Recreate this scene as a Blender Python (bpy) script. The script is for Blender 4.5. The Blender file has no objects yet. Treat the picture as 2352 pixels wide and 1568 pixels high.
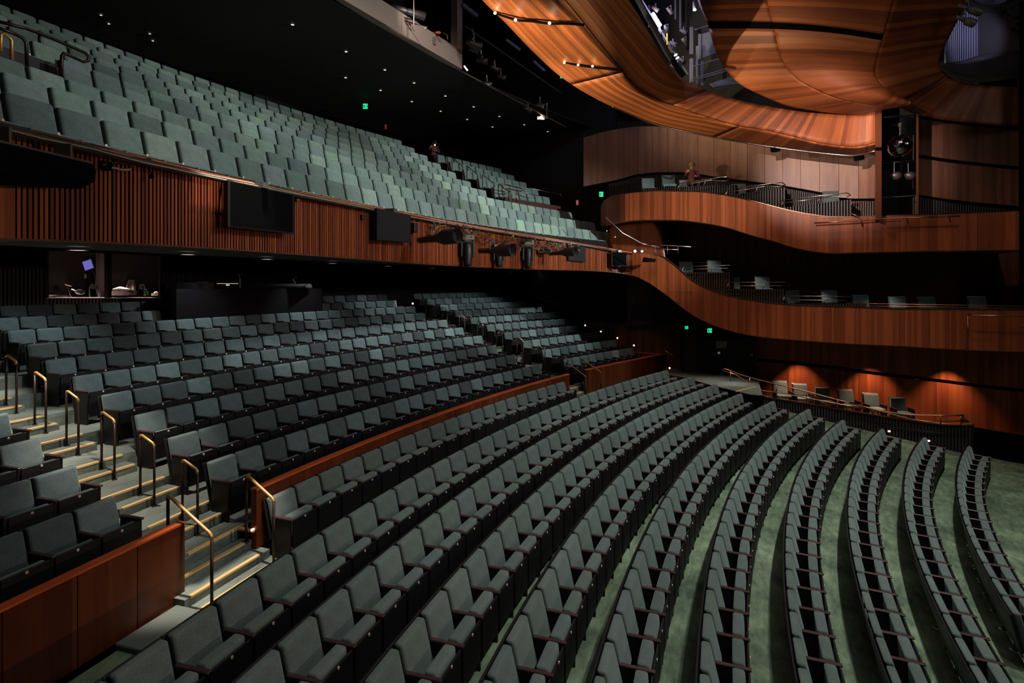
import bpy, bmesh, math, random
from mathutils import Vector, Matrix
random.seed(7)
sc = bpy.context.scene
PI = math.pi

# ---------------------------------------------------------------- frame geometry (2352 x 1568), metres
F, CU, HV = 1321.2, 1176.0, 644.4
ZO = 6.0                                   # eye height above the flat stalls floor
CS = (34.86, -5.812)                       # centre of the stalls rows
CB = (36.56, -4.31)                        # centre of the circle rows
E1 = Vector((.879, -.476, 0)); E2 = Vector((.476, .879, 0))   # to the stage / to the far side

def at(u, v, y): return Vector(((u-CU)*y/F, y, (HV-v)*y/F))
def pol(C, R, t, z): return Vector((C[0]+R*math.cos(t), C[1]+R*math.sin(t), z))
def AL(a, l, z): return Vector((CS[0]+a*E1.x+l*E2.x, CS[1]+a*E1.y+l*E2.y, z))
def lat(u, L):
    a = (u-CU)/F
    return (L+CS[0]*E2.x+CS[1]*E2.y)/(a*E2.x+E2.y)
def cyl(u, C, R):
    a = (u-CU)/F; A = a*a+1; B = -2*(a*C[0]+C[1]); c = C[0]**2+C[1]**2-R*R
    return (-B+math.sqrt(max(0, B*B-4*A*c)))/2/A
def atc(u, v, R, C=CB): return at(u, v, cyl(u, C, R))
def atz(u, v, z):
    return at(u, v, -F*z/(v-HV))
def proj(p): return CU+F*p[0]/p[1], HV-F*p[2]/p[1]

# ---------------------------------------------------------------- camera, world, exposure, lights
cam = bpy.data.objects.new('camera', bpy.data.cameras.new('camera')); sc.collection.objects.link(cam)
cam.data.sensor_width = 36; cam.data.lens = F/2352*36; cam.data.shift_y = -(784-HV)/2352
cam.location = (0, 0, ZO); cam.rotation_euler = (PI/2, 0, 0); cam.data.clip_end = 200; cam.data.clip_start = .05
sc.camera = cam
w = bpy.data.worlds.new('world'); sc.world = w; w.use_nodes = True
w.node_tree.nodes['Background'].inputs[0].default_value = (.6, .75, .8, 1)
w.node_tree.nodes['Background'].inputs[1].default_value = 0.0
sc.view_settings.view_transform = 'Standard'; sc.view_settings.look = 'None'
sc.view_settings.exposure = 0.0; sc.view_settings.gamma = 1; sc.view_settings.use_curve_mapping = False
sc.cycles.use_light_tree = True; sc.cycles.max_bounces = 4; sc.cycles.sample_clamp_indirect = 4; sc.cycles.caustics_reflective = False; sc.cycles.caustics_refractive = False
TOP = []
def light(kind, p, target, power, col=(1, 1, 1), size=.3, angle=60, blend=.6, name='lamp_or_fill'):
    d = bpy.data.lights.new(name, kind); d.energy = power; d.color = col
    if kind == 'SPOT': d.spot_size = math.radians(angle); d.spot_blend = blend; d.shadow_soft_size = size
    elif kind == 'AREA': d.size = size
    else: d.shadow_soft_size = size
    o = bpy.data.objects.new(name, d); sc.collection.objects.link(o); o.location = p
    o.rotation_euler = (Vector(target)-Vector(p)).to_track_quat('-Z', 'Y').to_euler()
    TOP.append(o); return o
COOL = (.93, 1, .93); WARM = (1, .78, .55); NEUT = (1, .93, .84); ORNG = (1, .6, .32); PINK = (1, .78, .7); BLUE = (.62, .62, 1)
# house lights high over the front stalls (stage side), making the striped seat shadows
for l, pw in ((-6.5, 1900), (-1, 3400), (4.5, 4200)): light('SPOT', AL(-30.2, l, 10.6), AL(-34, l*1.05, -5), pw, COOL, .12, 62, .8)
for l in (-5, 5): light('SPOT', AL(-22, l, 5), AL(-36, l, -4), 330, COOL, .2, 50, .9)  # weak frontal fill added to lift the seat backs
# front of house wash over the circle seats and rear stalls
for l, zz, l2, pw in ((0, 6.2, -4, 3600), (2.5, 5.4, 2.5, 5200), (6, 4.6, 9, 10500)): light('SPOT', AL(-27, l, zz), AL(-44, l2, 3.2 if l < 5 else 1.4), pw, (.86, 1, .93), .12, 42 if l < 5 else 37, .6)
for l, pw in ((-4, 1400), (5, 2400)): light('SPOT', AL(-24, l, 6.0), AL(-44.5, l*.9+1, -2.0), pw, (.82, .97, 1), .12, 40, .5)
# stair lights over the near and far aisles
light('SPOT', pol(CS, 40.2, 2.808, 6.5), pol(CS, 41.3, 2.806, -3.8), 7500, (1, .95, .82), .1, 15, .6)
for R in (42.9, 45.2, 47.6): light('SPOT', pol(CS, R, 2.800, .25), pol(CS, R+.4, 2.799, -3), 560, (1, .95, .82), .06, 62, .7)
for R in (43.5, 46.5, 49.5): light('SPOT', pol(CS, R, 2.488, .25), pol(CS, R+.4, 2.488, -3), 200, (1, .93, .82), .06, 50, .7)
light('SPOT', pol(CS, 40.4, 2.489, 5.5), pol(CS, 41.2, 2.489, -3.8), 500, (1, .92, .75), .1, 12, .6)
# recessed lights under the balcony, rear stalls
for R, zz, pw in ((45.5, .3, 150), (48.8, .55, 110)):
    for t in (2.84, 2.76, 2.68, 2.60, 2.52, 2.45, 2.40): light('SPOT', pol(CS, R-1.0, t, zz), pol(CS, R+1.6, t, -3), pw, (.85, .98, 1), .06, 92, .9)
# warm light on the ceiling sails, galleries and upper side wall
light('SPOT', (-6.4, 15.0, 5.3), at(1290, 110, 17.8), 7500, (1, .86, .56), .06, 38, .9)
light('SPOT', (-5.0, 19.5, 4.9), at(1470, 215, 20.8), 4200, (1, .82, .52), .06, 36, .9)
light('SPOT', at(1184, 60, 16.6), at(1230, 150, 18.2), 60, ORNG, .03, 120, .9)
light('SPOT', at(1262, 68, 16.0), at(1330, 150, 17.2), 60, ORNG, .03, 120, .9)
light('SPOT', AL(-38.5, -9, 3.6), at(1860, 105, 16.8), 1500, (1, .80, .60), .06, 23, .3)
light('SPOT', AL(-24, -4, 0.5), at(420, 490, 8), 1500, (1, .80, .66), .12, 60, .9)  # this and the next: front fills added for the slatted balcony front
light('SPOT', AL(-27, 0, 1.5), at(1130, 560, 16), 1500, (1, .80, .66), .12, 46, .9)
light('SPOT', AL(-34, -8, 0), at(1462, 550, 21), 1500, (1, .78, .6), .06, 7, .7)  # narrow spot without a fitting, added to lift the timber cheek
light('SPOT', AL(-37, 4.2, 9.6), at(1720, 560, 19.4), 1250, (1, .74, .58), .05, 58, .9)
light('SPOT', AL(-30, 3.5, 8.4), at(2150, 700, 17.5), 420, (1, .74, .58), .05, 60, .9)
light('SPOT', AL(-36, -3, 5.2), at(1930, 380, 19.6), 9500, (1, .80, .70), .08, 25, .98)
light('SPOT', AL(-33, 1, 3.0), at(1985, 300, 18.2), 3000, (1, .86, .80), .08, 12, .9)
light('SPOT', AL(-26, -4, 5), at(1800, 285, 19.3), 520, (1, .75, .55), .1, 20, .9)
# wall washers on the ground level timber wall
for u, v in ((1835, 812), (2003, 820), (2182, 826)):
    p = at(u, v, lat(u, 11.75)); light('SPOT', p, p+Vector((.10, .17, -2.3)), 210, (1, .62, .38), .04, 88, .95)
light('SPOT', at(1660, 770, 20.6), at(1655, 880, 20.8), 70, NEUT, .06, 80, .8)
light('SPOT', at(1440, 690, 21.5), at(1450, 800, 23.4), 50, (1, .7, .5), .05, 60, .9)  # weak unseen spot added to bring up the low timber wall
light('SPOT', at(1575, 335, 19.6), at(1590, 400, 21.2), 70, (1, .82, .66), .04, 40, .8)  # added spot, no fitting, brightens the person in the upper gallery
# bridge tube and spill
light('POINT', at(1512, 50, 21.0), (0, 0, 0), 90, BLUE, .05)
light('SPOT', at(2300, 40, 18.2), at(2225, 88, 19.4), 45, BLUE, .05, 110, .5)  # unseen blue spot added to tint the drum slats
for u, v in ((1620, 560), (1730, 600), (1880, 640), (2030, 640)): light('SPOT', at(u, v, lat(u, 10.7)), at(u, v+100, lat(u, 11.2)), 26, NEUT, .05, 80, .8)  # added spots without fittings, to brighten the lower gallery chairs
# soft overhead fill, added without a fitting, and low light from the stage side
light('AREA', AL(-33, 0, 11.2), AL(-33, 0, -5), 240, (.9, 1, .92), 9)
light('AREA', AL(-16, 0, 7), AL(-38, 2, -2), 110, (1, .9, .86), 6)
# ---------------------------------------------------------------- materials
MATS = {}
def mat(name, col=(.5, .5, .5), rough=.5, metal=0, emit=None, es=1, spec=.5, var=0, vscale=40, coat=0, obrand=0):
    if name in MATS: return MATS[name]
    m = bpy.data.materials.new(name); m.use_nodes = True; nt = m.node_tree; b = nt.nodes['Principled BSDF']
    b.inputs['Base Color'].default_value = (*col, 1); b.inputs['Roughness'].default_value = rough
    b.inputs['Metallic'].default_value = metal; b.inputs['Specular IOR Level'].default_value = spec
    if emit: b.inputs['Emission Color'].default_value = (*emit, 1); b.inputs['Emission Strength'].default_value = es
    if coat: b.inputs['Coat Weight'].default_value = coat
    if var:
        tc = nt.nodes.new('ShaderNodeTexCoord'); n = nt.nodes.new('ShaderNodeTexNoise'); n.inputs['Scale'].default_value = vscale
        n.inputs['Detail'].default_value = 5; nt.links.new(tc.outputs['Object'], n.inputs['Vector'])
        mr = nt.nodes.new('ShaderNodeMapRange'); mr.inputs[1].default_value = .25; mr.inputs[2].default_value = .75
        mr.inputs[3].default_value = 1-var; mr.inputs[4].default_value = 1+var; nt.links.new(n.outputs[0], mr.inputs[0])
        vm = nt.nodes.new('ShaderNodeVectorMath'); vm.operation = 'SCALE'; vm.inputs[0].default_value = col
        nt.links.new(mr.outputs[0], vm.inputs['Scale']); nt.links.new(vm.outputs[0], b.inputs['Base Color'])
    MATS[name] = m; return m
def fabric(name, cols, dark=.6):
    m = bpy.data.materials.new(name); m.use_nodes = True; nt = m.node_tree; L = nt.links; b = nt.nodes['Principled BSDF']
    b.inputs['Roughness'].default_value = .95; b.inputs['Specular IOR Level'].default_value = .15
    b.inputs['Sheen Weight'].default_value = .25; b.inputs['Sheen Tint'].default_value = (.8, 1, .95, 1)
    oi = nt.nodes.new('ShaderNodeObjectInfo'); cr = nt.nodes.new('ShaderNodeValToRGB'); cr.color_ramp.interpolation = 'LINEAR'
    e = cr.color_ramp.elements
    for i, c in enumerate(cols):
        p = i/(len(cols)-1)
        if i < 2: el = e[i]; el.position = p
        else: el = e.new(p)
        el.color = (*c, 1)
    L.new(oi.outputs['Random'], cr.inputs[0])
    tc = nt.nodes.new('ShaderNodeTexCoord'); n = nt.nodes.new('ShaderNodeTexNoise'); n.inputs['Scale'].default_value = 140; n.inputs['Detail'].default_value = 2
    L.new(tc.outputs['Object'], n.inputs['Vector'])
    n2 = nt.nodes.new('ShaderNodeTexNoise'); n2.inputs['Scale'].default_value = 5; L.new(tc.outputs['Object'], n2.inputs['Vector'])
    mr = nt.nodes.new('ShaderNodeMapRange'); mr.inputs[1].default_value = .3; mr.inputs[2].default_value = .7; mr.inputs[3].default_value = .62; mr.inputs[4].default_value = 1.35
    L.new(n.outputs[0], mr.inputs[0])
    m2 = nt.nodes.new('ShaderNodeMapRange'); m2.inputs[1].default_value = .3; m2.inputs[2].default_value = .7; m2.inputs[3].default_value = .85; m2.inputs[4].default_value = 1.15
    L.new(n2.outputs[0], m2.inputs[0])
    mu = nt.nodes.new('ShaderNodeMath'); mu.operation = 'MULTIPLY'; L.new(mr.outputs[0], mu.inputs[0]); L.new(m2.outputs[0], mu.inputs[1])
    vm = nt.nodes.new('ShaderNodeVectorMath'); vm.operation = 'SCALE'; L.new(cr.outputs[0], vm.inputs[0]); L.new(mu.outputs[0], vm.inputs['Scale'])
    L.new(vm.outputs[0], b.inputs['Base Color']); MATS[name] = m; return m
def wood(name, base, coord='UV', across='X', along='Y', plank=.14, pv=.35, rough=.42, gs=70, bump=.0, coat=.0):
    m = bpy.data.materials.new(name); m.use_nodes = True; nt = m.node_tree; L = nt.links; b = nt.nodes['Principled BSDF']
    N = nt.nodes.new; b.inputs['Roughness'].default_value = rough; b.inputs['Coat Weight'].default_value = coat
    b.inputs['Specular IOR Level'].default_value = .4
    tc = N('ShaderNodeTexCoord'); sp = N('ShaderNodeSeparateXYZ'); L.new(tc.outputs[coord], sp.inputs[0])
    oi = N('ShaderNodeObjectInfo'); ge = N('ShaderNodeNewGeometry')
    def M(op, a, c=None):
        n = N('ShaderNodeMath'); n.operation = op
        for i, x in enumerate((a, c)):
            if x is None: continue
            if isinstance(x, (int, float)): n.inputs[i].default_value = x
            else: L.new(x, n.inputs[i])
        return n.outputs[0]
    A = sp.outputs[across]; B = sp.outputs[along]
    rnd = M('ADD', oi.outputs['Random'], ge.outputs['Random Per Island'])
    off = M('MULTIPLY', rnd, 37.0)
    cell = M('FLOOR', M('ADD', M('DIVIDE', A, plank), off))
    wn = N('ShaderNodeTexWhiteNoise'); wn.noise_dimensions = '1D'; L.new(cell, wn.inputs['W'])
    cv = N('ShaderNodeCombineXYZ'); L.new(M('MULTIPLY', A, gs), cv.inputs[0]); L.new(M('MULTIPLY', B, 1.6), cv.inputs[1]); L.new(M('ADD', off, M('MULTIPLY', wn.outputs['Value'], 30.0)), cv.inputs[2])
    n1 = N('ShaderNodeTexNoise'); n1.inputs['Scale'].default_value = 1; n1.inputs['Detail'].default_value = 6; n1.inputs['Roughness'].default_value = .65; n1.inputs['Distortion'].default_value = .6
    L.new(cv.outputs[0], n1.inputs['Vector'])
    cw = N('ShaderNodeCombineXYZ'); L.new(M('MULTIPLY', A, 5.0), cw.inputs[0]); L.new(M('MULTIPLY', B, .5), cw.inputs[1]); L.new(off, cw.inputs[2])
    n2 = N('ShaderNodeTexNoise'); n2.inputs['Scale'].default_value = 1; n2.inputs['Detail'].default_value = 3; L.new(cw.outputs[0], n2.inputs['Vector'])
    g = M('ADD', M('MULTIPLY', n1.outputs[0], .75), .62)                # grain .62..1.37
    p = M('ADD', M('MULTIPLY', wn.outputs['Value'], pv*2), 1-pv)
    q = M('ADD', M('MULTIPLY', n2.outputs[0], .5), .75)
    k = M('MULTIPLY', M('MULTIPLY', g, p), q)
    cr = N('ShaderNodeValToRGB'); e = cr.color_ramp.elements
    e[0].position = .25; e[0].color = (base[0]*.28, base[1]*.2, base[2]*.2, 1)
    e[1].position = .95; e[1].color = (min(1, base[0]*1.75), base[1]*2.05, base[2]*2.2, 1)
    el = e.new(.55); el.color = (*base, 1)
    L.new(M('MULTIPLY', k, .55), cr.inputs[0]); L.new(cr.outputs[0], b.inputs['Base Color'])
    MATS[name] = m; return m

WB = (.25, .055, .018)
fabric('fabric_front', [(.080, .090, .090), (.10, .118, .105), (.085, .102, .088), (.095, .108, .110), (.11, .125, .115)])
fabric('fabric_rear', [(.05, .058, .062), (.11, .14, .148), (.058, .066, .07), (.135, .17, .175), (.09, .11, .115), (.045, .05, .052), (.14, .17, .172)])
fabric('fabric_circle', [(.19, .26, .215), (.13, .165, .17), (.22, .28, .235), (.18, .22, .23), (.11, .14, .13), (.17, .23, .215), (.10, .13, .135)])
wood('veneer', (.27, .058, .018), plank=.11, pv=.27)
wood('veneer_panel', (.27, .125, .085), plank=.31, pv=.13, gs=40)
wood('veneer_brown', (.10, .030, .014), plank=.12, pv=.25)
wood('sail_wood', (.30, .072, .02), across='Y', along='X', plank=.15, pv=.34, gs=45, rough=.55)
wood('sail_long', (.33, .09, .024), across='X', along='Y', plank=.12, pv=.34, gs=45, rough=.55)
wood('veneer_dark', (.17, .055, .026), plank=.13, pv=.25)
wood('slat_wood', (.23, .046, .014), coord='Object', across='X', along='Z', plank=3, pv=.42, gs=160)
wood('parapet_wood', (.10, .020, .006), plank=.16, pv=.25, rough=.35)
wood('cap_wood', (.50, .085, .022), across='Y', along='X', plank=9, pv=.05, gs=120, rough=.3)
wood('arm_wood', (.060, .026, .026), coord='Object', across='X', along='Y', plank=3, pv=.15, gs=220, rough=.35)
wood('shell_wood', (.080, .055, .050), coord='Object', across='X', along='Z', plank=3, pv=.1, gs=160)
mat('panel_black', (.0075, .0052, .006), .5, var=.2, vscale=30, spec=.35)
mat('matt_black', (.0014, .0014, .0018), .9, spec=.05)
mat('backing_dark', (.016, .006, .004), .8)
mat('soffit_grey', (.030, .024, .023), .8, var=.15, vscale=3)
mat('ceiling_dark', (.024, .020, .020), .85, var=.2, vscale=2)
mat('slat_dark', (.030, .020, .022), .55)
mat('slat_brown', (.080, .035, .022), .55)
mat('slat_grey', (.20, .19, .26), .5)
mat('steel', (.45, .36, .34), .3, 1)
mat('bronze', (.36, .16, .09), .28, 1)
mat('brass', (.62, .32, .11), .35, .55, var=.08)
mat('brass_dark', (.035, .018, .012), .35, .6)
mat('nosing', (.66, .40, .17), .45, .1)
mat('badge', (.9, .68, .52), .35, .35)
mat('badge_ink', (.02, .012, .01), .6)
mat('metal_grey', (.16, .14, .14), .45, .7)
mat('lamp_body', (.12, .09, .08), .5, .1, var=.15, vscale=12)
mat('lens', (.02, .02, .025), .08, .0, coat=1)
mat('cable', (.035, .024, .022), .4)
mat('cable_tan', (.30, .20, .14), .55)
mat('led_white', (1, 1, 1), .4, emit=(1, .90, .82), es=1.3)
mat('led_warm', (1, 1, 1), .4, emit=(1, .72, .42), es=16)
mat('lamp_hot', (1, 1, 1), .4, emit=(1, .88, .7), es=30)
mat('tube_blue', (1, 1, 1), .4, emit=(.80, .78, 1), es=24)
mat('step_led', (1, 1, 1), .4, emit=(1, .58, .35), es=2.6)
mat('sign_green', (.01, .2, .1), .5, emit=(.02, .75, .32), es=1.3)
mat('sign_white', (.6, .8, .7), .5, emit=(.2, .9, .5), es=.12)
mat('sign_dark', (.002, .03, .015), .6)
mat('sign_red', (.35, .02, .02), .5, emit=(.6, .05, .04), es=.02)
mat('notice', (.28, .24, .21), .7)
mat('beige', (.30, .21, .18), .7, var=.05, vscale=2)
mat('mauve_wall', (.16, .12, .125), .8)
mat('cloth_dark', (.03, .022, .025), .9)
mat('bluegrey', (.22, .22, .36), .6)
mat('desk', (.005, .003, .004), .8, spec=.15)
mat('screen_blue', (.1, .1, .3), .4, emit=(.22, .22, .85), es=.55)
mat('paper', (.7, .62, .5), .8)
mat('green_plastic', (.03, .5, .08), .4)
mat('clear_plastic', (.5, .55, .75), .15)
mat('cream_glow', (.9, .8, .5), .5, emit=(1, .8, .45), es=.55)
mat('orange_plastic', (.7, .13, .02), .5)
mat('yellow_paint', (.75, .5, .05), .5)
mat('skin', (.45, .22, .15), .6)
mat('shirt_red', (.16, .035, .03), .8)
mat('shirt_dark', (.03, .02, .02), .8)
mat('hair_blond', (.35, .19, .08), .8)
mat('hair_dark', (.03, .015, .01), .8)
mat('mirror', (.62, .55, .55), .07, 1)
def carpet(name, a, b, c, scale, stretch=(1, 1, 1)):
    m = bpy.data.materials.new(name); m.use_nodes = True; nt = m.node_tree; L = nt.links; bs = nt.nodes['Principled BSDF']
    bs.inputs['Roughness'].default_value = .7; bs.inputs['Specular IOR Level'].default_value = .25
    tc = nt.nodes.new('ShaderNodeTexCoord'); mp = nt.nodes.new('ShaderNodeMapping'); mp.inputs['Scale'].default_value = stretch
    L.new(tc.outputs['UV'], mp.inputs[0])
    n1 = nt.nodes.new('ShaderNodeTexNoise'); n1.inputs['Scale'].default_value = scale; n1.inputs['Detail'].default_value = 8; n1.inputs['Roughness'].default_value = .68
    L.new(mp.outputs[0], n1.inputs['Vector'])
    n2 = nt.nodes.new('ShaderNodeTexNoise'); n2.inputs['Scale'].default_value = .9; n2.inputs['Detail'].default_value = 4; L.new(tc.outputs['UV'], n2.inputs['Vector'])
    ad = nt.nodes.new('ShaderNodeMath'); ad.operation = 'ADD'; L.new(n1.outputs[0], ad.inputs[0]); L.new(n2.outputs[0], ad.inputs[1])
    hf = nt.nodes.new('ShaderNodeMath'); hf.operation = 'MULTIPLY'; hf.inputs[1].default_value = .5; L.new(ad.outputs[0], hf.inputs[0])
    cr = nt.nodes.new('ShaderNodeValToRGB'); e = cr.color_ramp.elements
    e[0].position = .36; e[0].color = (*a, 1); e[1].position = .64; e[1].color = (*c, 1); el = e.new(.5); el.color = (*b, 1)
    L.new(hf.outputs[0], cr.inputs[0]); L.new(cr.outputs[0], bs.inputs['Base Color']); MATS[name] = m
carpet('floor_green', (.04, .055, .038), (.115, .150, .095), (.23, .28, .175), 9, (1, .35, 1))
carpet('stair_carpet', (.06, .068, .06), (.13, .14, .122), (.20, .215, .185), 9, (3, .5, 1))

# ---------------------------------------------------------------- mesh builder
class MB:
    def __init__(s): s.v = []; s.f = []; s.uv = {}; s.m = []; s.cur = 0
    def quad(s, a, b, c, d, uvs=None):
        i = len(s.v); s.v += [tuple(a), tuple(b), tuple(c), tuple(d)]; s.f.append((i, i+1, i+2, i+3)); s.m.append(s.cur)
        if uvs:
            for k in range(4): s.uv[i+k] = uvs[k]
    def box(s, c, sx, sy, sz, X=(1, 0, 0), Y=None, Z=(0, 0, 1)):
        X = Vector(X).normalized(); Z = Vector(Z).normalized()
        Y = Vector(Y).normalized() if Y is not None else Z.cross(X).normalized()
        c = Vector(c); i = len(s.v)
        for z in (-1, 1):
            for (x, y) in ((-1, -1), (1, -1), (1, 1), (-1, 1)):
                s.v.append(tuple(c+X*(x*sx/2)+Y*(y*sy/2)+Z*(z*sz/2)))
        for f in ((3, 2, 1, 0), (4, 5, 6, 7), (0, 1, 5, 4), (1, 2, 6, 5), (2, 3, 7, 6), (3, 0, 4, 7)): s.f.append(tuple(i+k for k in f)); s.m.append(s.cur)
    def hexa(s, P):    # 8 corners, bottom ring then top ring (ccw)
        i = len(s.v); s.v += [tuple(p) for p in P]
        for f in ((3, 2, 1, 0), (4, 5, 6, 7), (0, 1, 5, 4), (1, 2, 6, 5), (2, 3, 7, 6), (3, 0, 4, 7)): s.f.append(tuple(i+k for k in f)); s.m.append(s.cur)
    def tube(s, pts, r, n=8, cap=True):
        pts = [Vector(p) for p in pts]; rings = []; up = Vector((0, 0, 1)); prev = None
        for k, p in enumerate(pts):
            d = (pts[min(k+1, len(pts)-1)]-pts[max(k-1, 0)])
            if d.length < 1e-9: d = Vector((0, 0, 1))
            d.normalize()
            a = prev if prev is not None else (up if abs(d.z) < .9 else Vector((1, 0, 0)))
            x = d.cross(a);
            if x.length < 1e-6: x = d.cross(Vector((1, .3, 0)))
            x.normalize(); y = x.cross(d).normalized(); prev = y
            rr = r[k] if isinstance(r, (list, tuple)) else r; i = len(s.v)
            for j in range(n):
                t = 2*PI*j/n; s.v.append(tuple(p+x*math.cos(t)*rr+y*math.sin(t)*rr))
            rings.append(i)
        for a, b in zip(rings, rings[1:]):
            for j in range(n): s.f.append((a+j, a+(j+1) % n, b+(j+1) % n, b+j)); s.m.append(s.cur)
        if cap:
            s.f.append(tuple(rings[0]+j for j in range(n))[::-1]); s.m.append(s.cur)
            s.f.append(tuple(rings[-1]+j for j in range(n))); s.m.append(s.cur)
    def sphere(s, c, r, n=12, m=8, sc3=(1, 1, 1)):
        c = Vector(c); i = len(s.v)
        for a in range(m+1):
            th = PI*a/m
            for b in range(n):
                ph = 2*PI*b/n; s.v.append((c.x+r*sc3[0]*math.sin(th)*math.cos(ph), c.y+r*sc3[1]*math.sin(th)*math.sin(ph), c.z+r*sc3[2]*math.cos(th)))
        for a in range(m):
            for b in range(n): s.f.append((i+a*n+b, i+(a+1)*n+b, i+(a+1)*n+(b+1) % n, i+a*n+(b+1) % n)); s.m.append(s.cur)
    def grid(s, G, UV=None, thick=None, flip=False):   # G rows of points; thick = offset vector list or None
        R = len(G); K = len(G[0]); i = len(s.v)
        for r in range(R):
            for k in range(K):
                s.v.append(tuple(G[r][k]))
                if UV: s.uv[i+r*K+k] = UV[r][k]
        for r in range(R-1):
            for k in range(K-1):
                f = (i+r*K+k, i+r*K+k+1, i+(r+1)*K+k+1, i+(r+1)*K+k); s.f.append(f[::-1] if flip else f); s.m.append(s.cur)
        return i
    def mesh(s, name, mats, smooth=False):
        me = bpy.data.meshes.new(name); me.from_pydata(s.v, [], s.f)
        for m in mats: me.materials.append(MATS[m])
        if len(mats) > 1: me.polygons.foreach_set('material_index', s.m)
        if s.uv:
            l = me.uv_layers.new(name='UVMap'); d = [0.0]*(2*len(me.loops))
            vi = [0]*len(me.loops); me.loops.foreach_get('vertex_index', vi)
            for k, v in enumerate(vi):
                q = s.uv.get(v, (0, 0)); d[2*k] = q[0]; d[2*k+1] = q[1]
            l.data.foreach_set('uv', d)
        if smooth: me.polygons.foreach_set('use_smooth', [True]*len(me.polygons))
        me.validate(); me.update(); return me
def link(name, data, parent=None, loc=None, rz=None):
    o = bpy.data.objects.new(name, data); sc.collection.objects.link(o)
    if loc is not None: o.location = loc
    if rz is not None: o.rotation_euler = (0, 0, rz)
    if parent is not None: o.parent = parent
    else: TOP.append(o)
    return o
def build(name, mb, mats, parent=None, smooth=False, loc=None, rz=None, label=None, cat=None, group=None, kind=None, solid=0, bevel=0):
    if isinstance(mats, str): mats = [mats]
    o = link(name, mb.mesh(name, mats, smooth), parent, loc, rz)
    if solid:
        md = o.modifiers.new('Solidify', 'SOLIDIFY'); md.thickness = abs(solid); md.offset = -1 if solid > 0 else 1
    if bevel:
        md = o.modifiers.new('Bevel', 'BEVEL'); md.width = bevel; md.segments = 2
    tag(o, label, cat, group, kind); return o
def tag(o, label=None, cat=None, group=None, kind=None):
    if label: o['label'] = label
    if cat: o['category'] = cat
    if group: o['group'] = group
    if kind: o['kind'] = kind
    return o
def thing(name, label, cat, loc=(0, 0, 0), rz=0, group=None):
    o = link(name, None, None, loc, rz); o.empty_display_size = .2; return tag(o, label, cat, group)
def local(root, p):
    """world point -> the root's local coordinates (root rotated about z only)"""
    d = Vector(p)-root.location; a = -root.rotation_euler.z
    return Vector((d.x*math.cos(a)-d.y*math.sin(a), d.x*math.sin(a)+d.y*math.cos(a), d.z))
def interp(P, u):
    """smooth (pchip-like) interpolation through (u, v) points"""
    n = len(P)
    if u <= P[0][0]:
        s = (P[1][1]-P[0][1])/(P[1][0]-P[0][0]); return P[0][1]+s*(u-P[0][0])
    if u >= P[-1][0]:
        s = (P[-1][1]-P[-2][1])/(P[-1][0]-P[-2][0]); return P[-1][1]+s*(u-P[-1][0])
    for i in range(n-1):
        if P[i][0] <= u <= P[i+1][0]: break
    def sl(k): return (P[k+1][1]-P[k][1])/(P[k+1][0]-P[k][0])
    def tg(k):
        if k == 0: return sl(0)
        if k == n-1: return sl(n-2)
        a, b = sl(k-1), sl(k)
        return 0 if a*b <= 0 else 2*a*b/(a+b)
    h = P[i+1][0]-P[i][0]; x = (u-P[i][0])/h; m0, m1 = tg(i)*h, tg(i+1)*h
    return (2*x**3-3*x*x+1)*P[i][1]+(x**3-2*x*x+x)*m0+(-2*x**3+3*x*x)*P[i+1][1]+(x**3-x*x)*m1
def resample(P, n):
    """resample polyline of tuples evenly by length of the first two entries, Catmull-Rom smoothed"""
    Q = []
    for i in range(len(P)-1):
        p0 = P[max(i-1, 0)]; p1 = P[i]; p2 = P[i+1]; p3 = P[min(i+2, len(P)-1)]
        for k in range(12):
            t = k/12; q = []
            for a, b, c, d in zip(p0, p1, p2, p3):
                q.append(.5*(2*b+(c-a)*t+(2*a-5*b+4*c-d)*t*t+(3*b-a-3*c+d)*t**3))
            Q.append(tuple(q))
    Q.append(tuple(P[-1])); L = [0]
    for a, b in zip(Q, Q[1:]): L.append(L[-1]+math.hypot(a[0]-b[0], a[1]-b[1]))
    out = []; j = 0
    for i in range(n):
        s = L[-1]*i/(n-1)
        while j < len(Q)-2 and L[j+1] < s: j += 1
        f = (s-L[j])/max(1e-9, L[j+1]-L[j]); f = min(1, max(0, f))
        out.append(tuple(a+(b-a)*f for a, b in zip(Q[j], Q[j+1])))
    return out
def smin(a, b, k):
    h = max(0, min(1, .5+.5*(b-a)/k)); return b*(1-h)+a*h-k*h*(1-h)
def smooth_mesh(o):
    for p in o.data.polygons: p.use_smooth = True

# ================================================================ rows
ROW = {7: (33.471, -4.410, 2.7549, .557), 6: (34.446, -4.253, 2.7759, .560), 5: (35.399, -4.093, 2.7944, .544), 4: (36.331, -3.940, 2.8117, .538),
       3: (37.264, -3.791, 2.8284, .539), 2: (38.195, -3.649, 2.8284, .540), 1: (39.120, -3.515, 2.7939, .560), 0: (40.530, -3.461, 2.7804, .552),
       -1: (41.689, -3.056, 2.7810, .531), -2: (42.642, -2.802, 2.7784, .560), -3: (43.607, -2.545, 2.7753, .549), -4: (44.571, -2.290, 2.7733, .549),
       -5: (45.531, -2.038, 2.7711, .534), -6: (46.479, -1.795, 2.7690, .570), -7: (47.438, -1.552, 2.7644, .560), -8: (48.398, -1.320, 2.7615, .535),
       -9: (49.350, -1.095, 2.7580, .554), -10: (50.310, -.865, 2.7560, .55)}
for k in (8, 9, 10): ROW[k] = (33.471-.95*(k-7), -4.41-.155*(k-7), 2.75-.004*k, .55)
SH = .58                                                            # badge height over the floor
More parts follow.
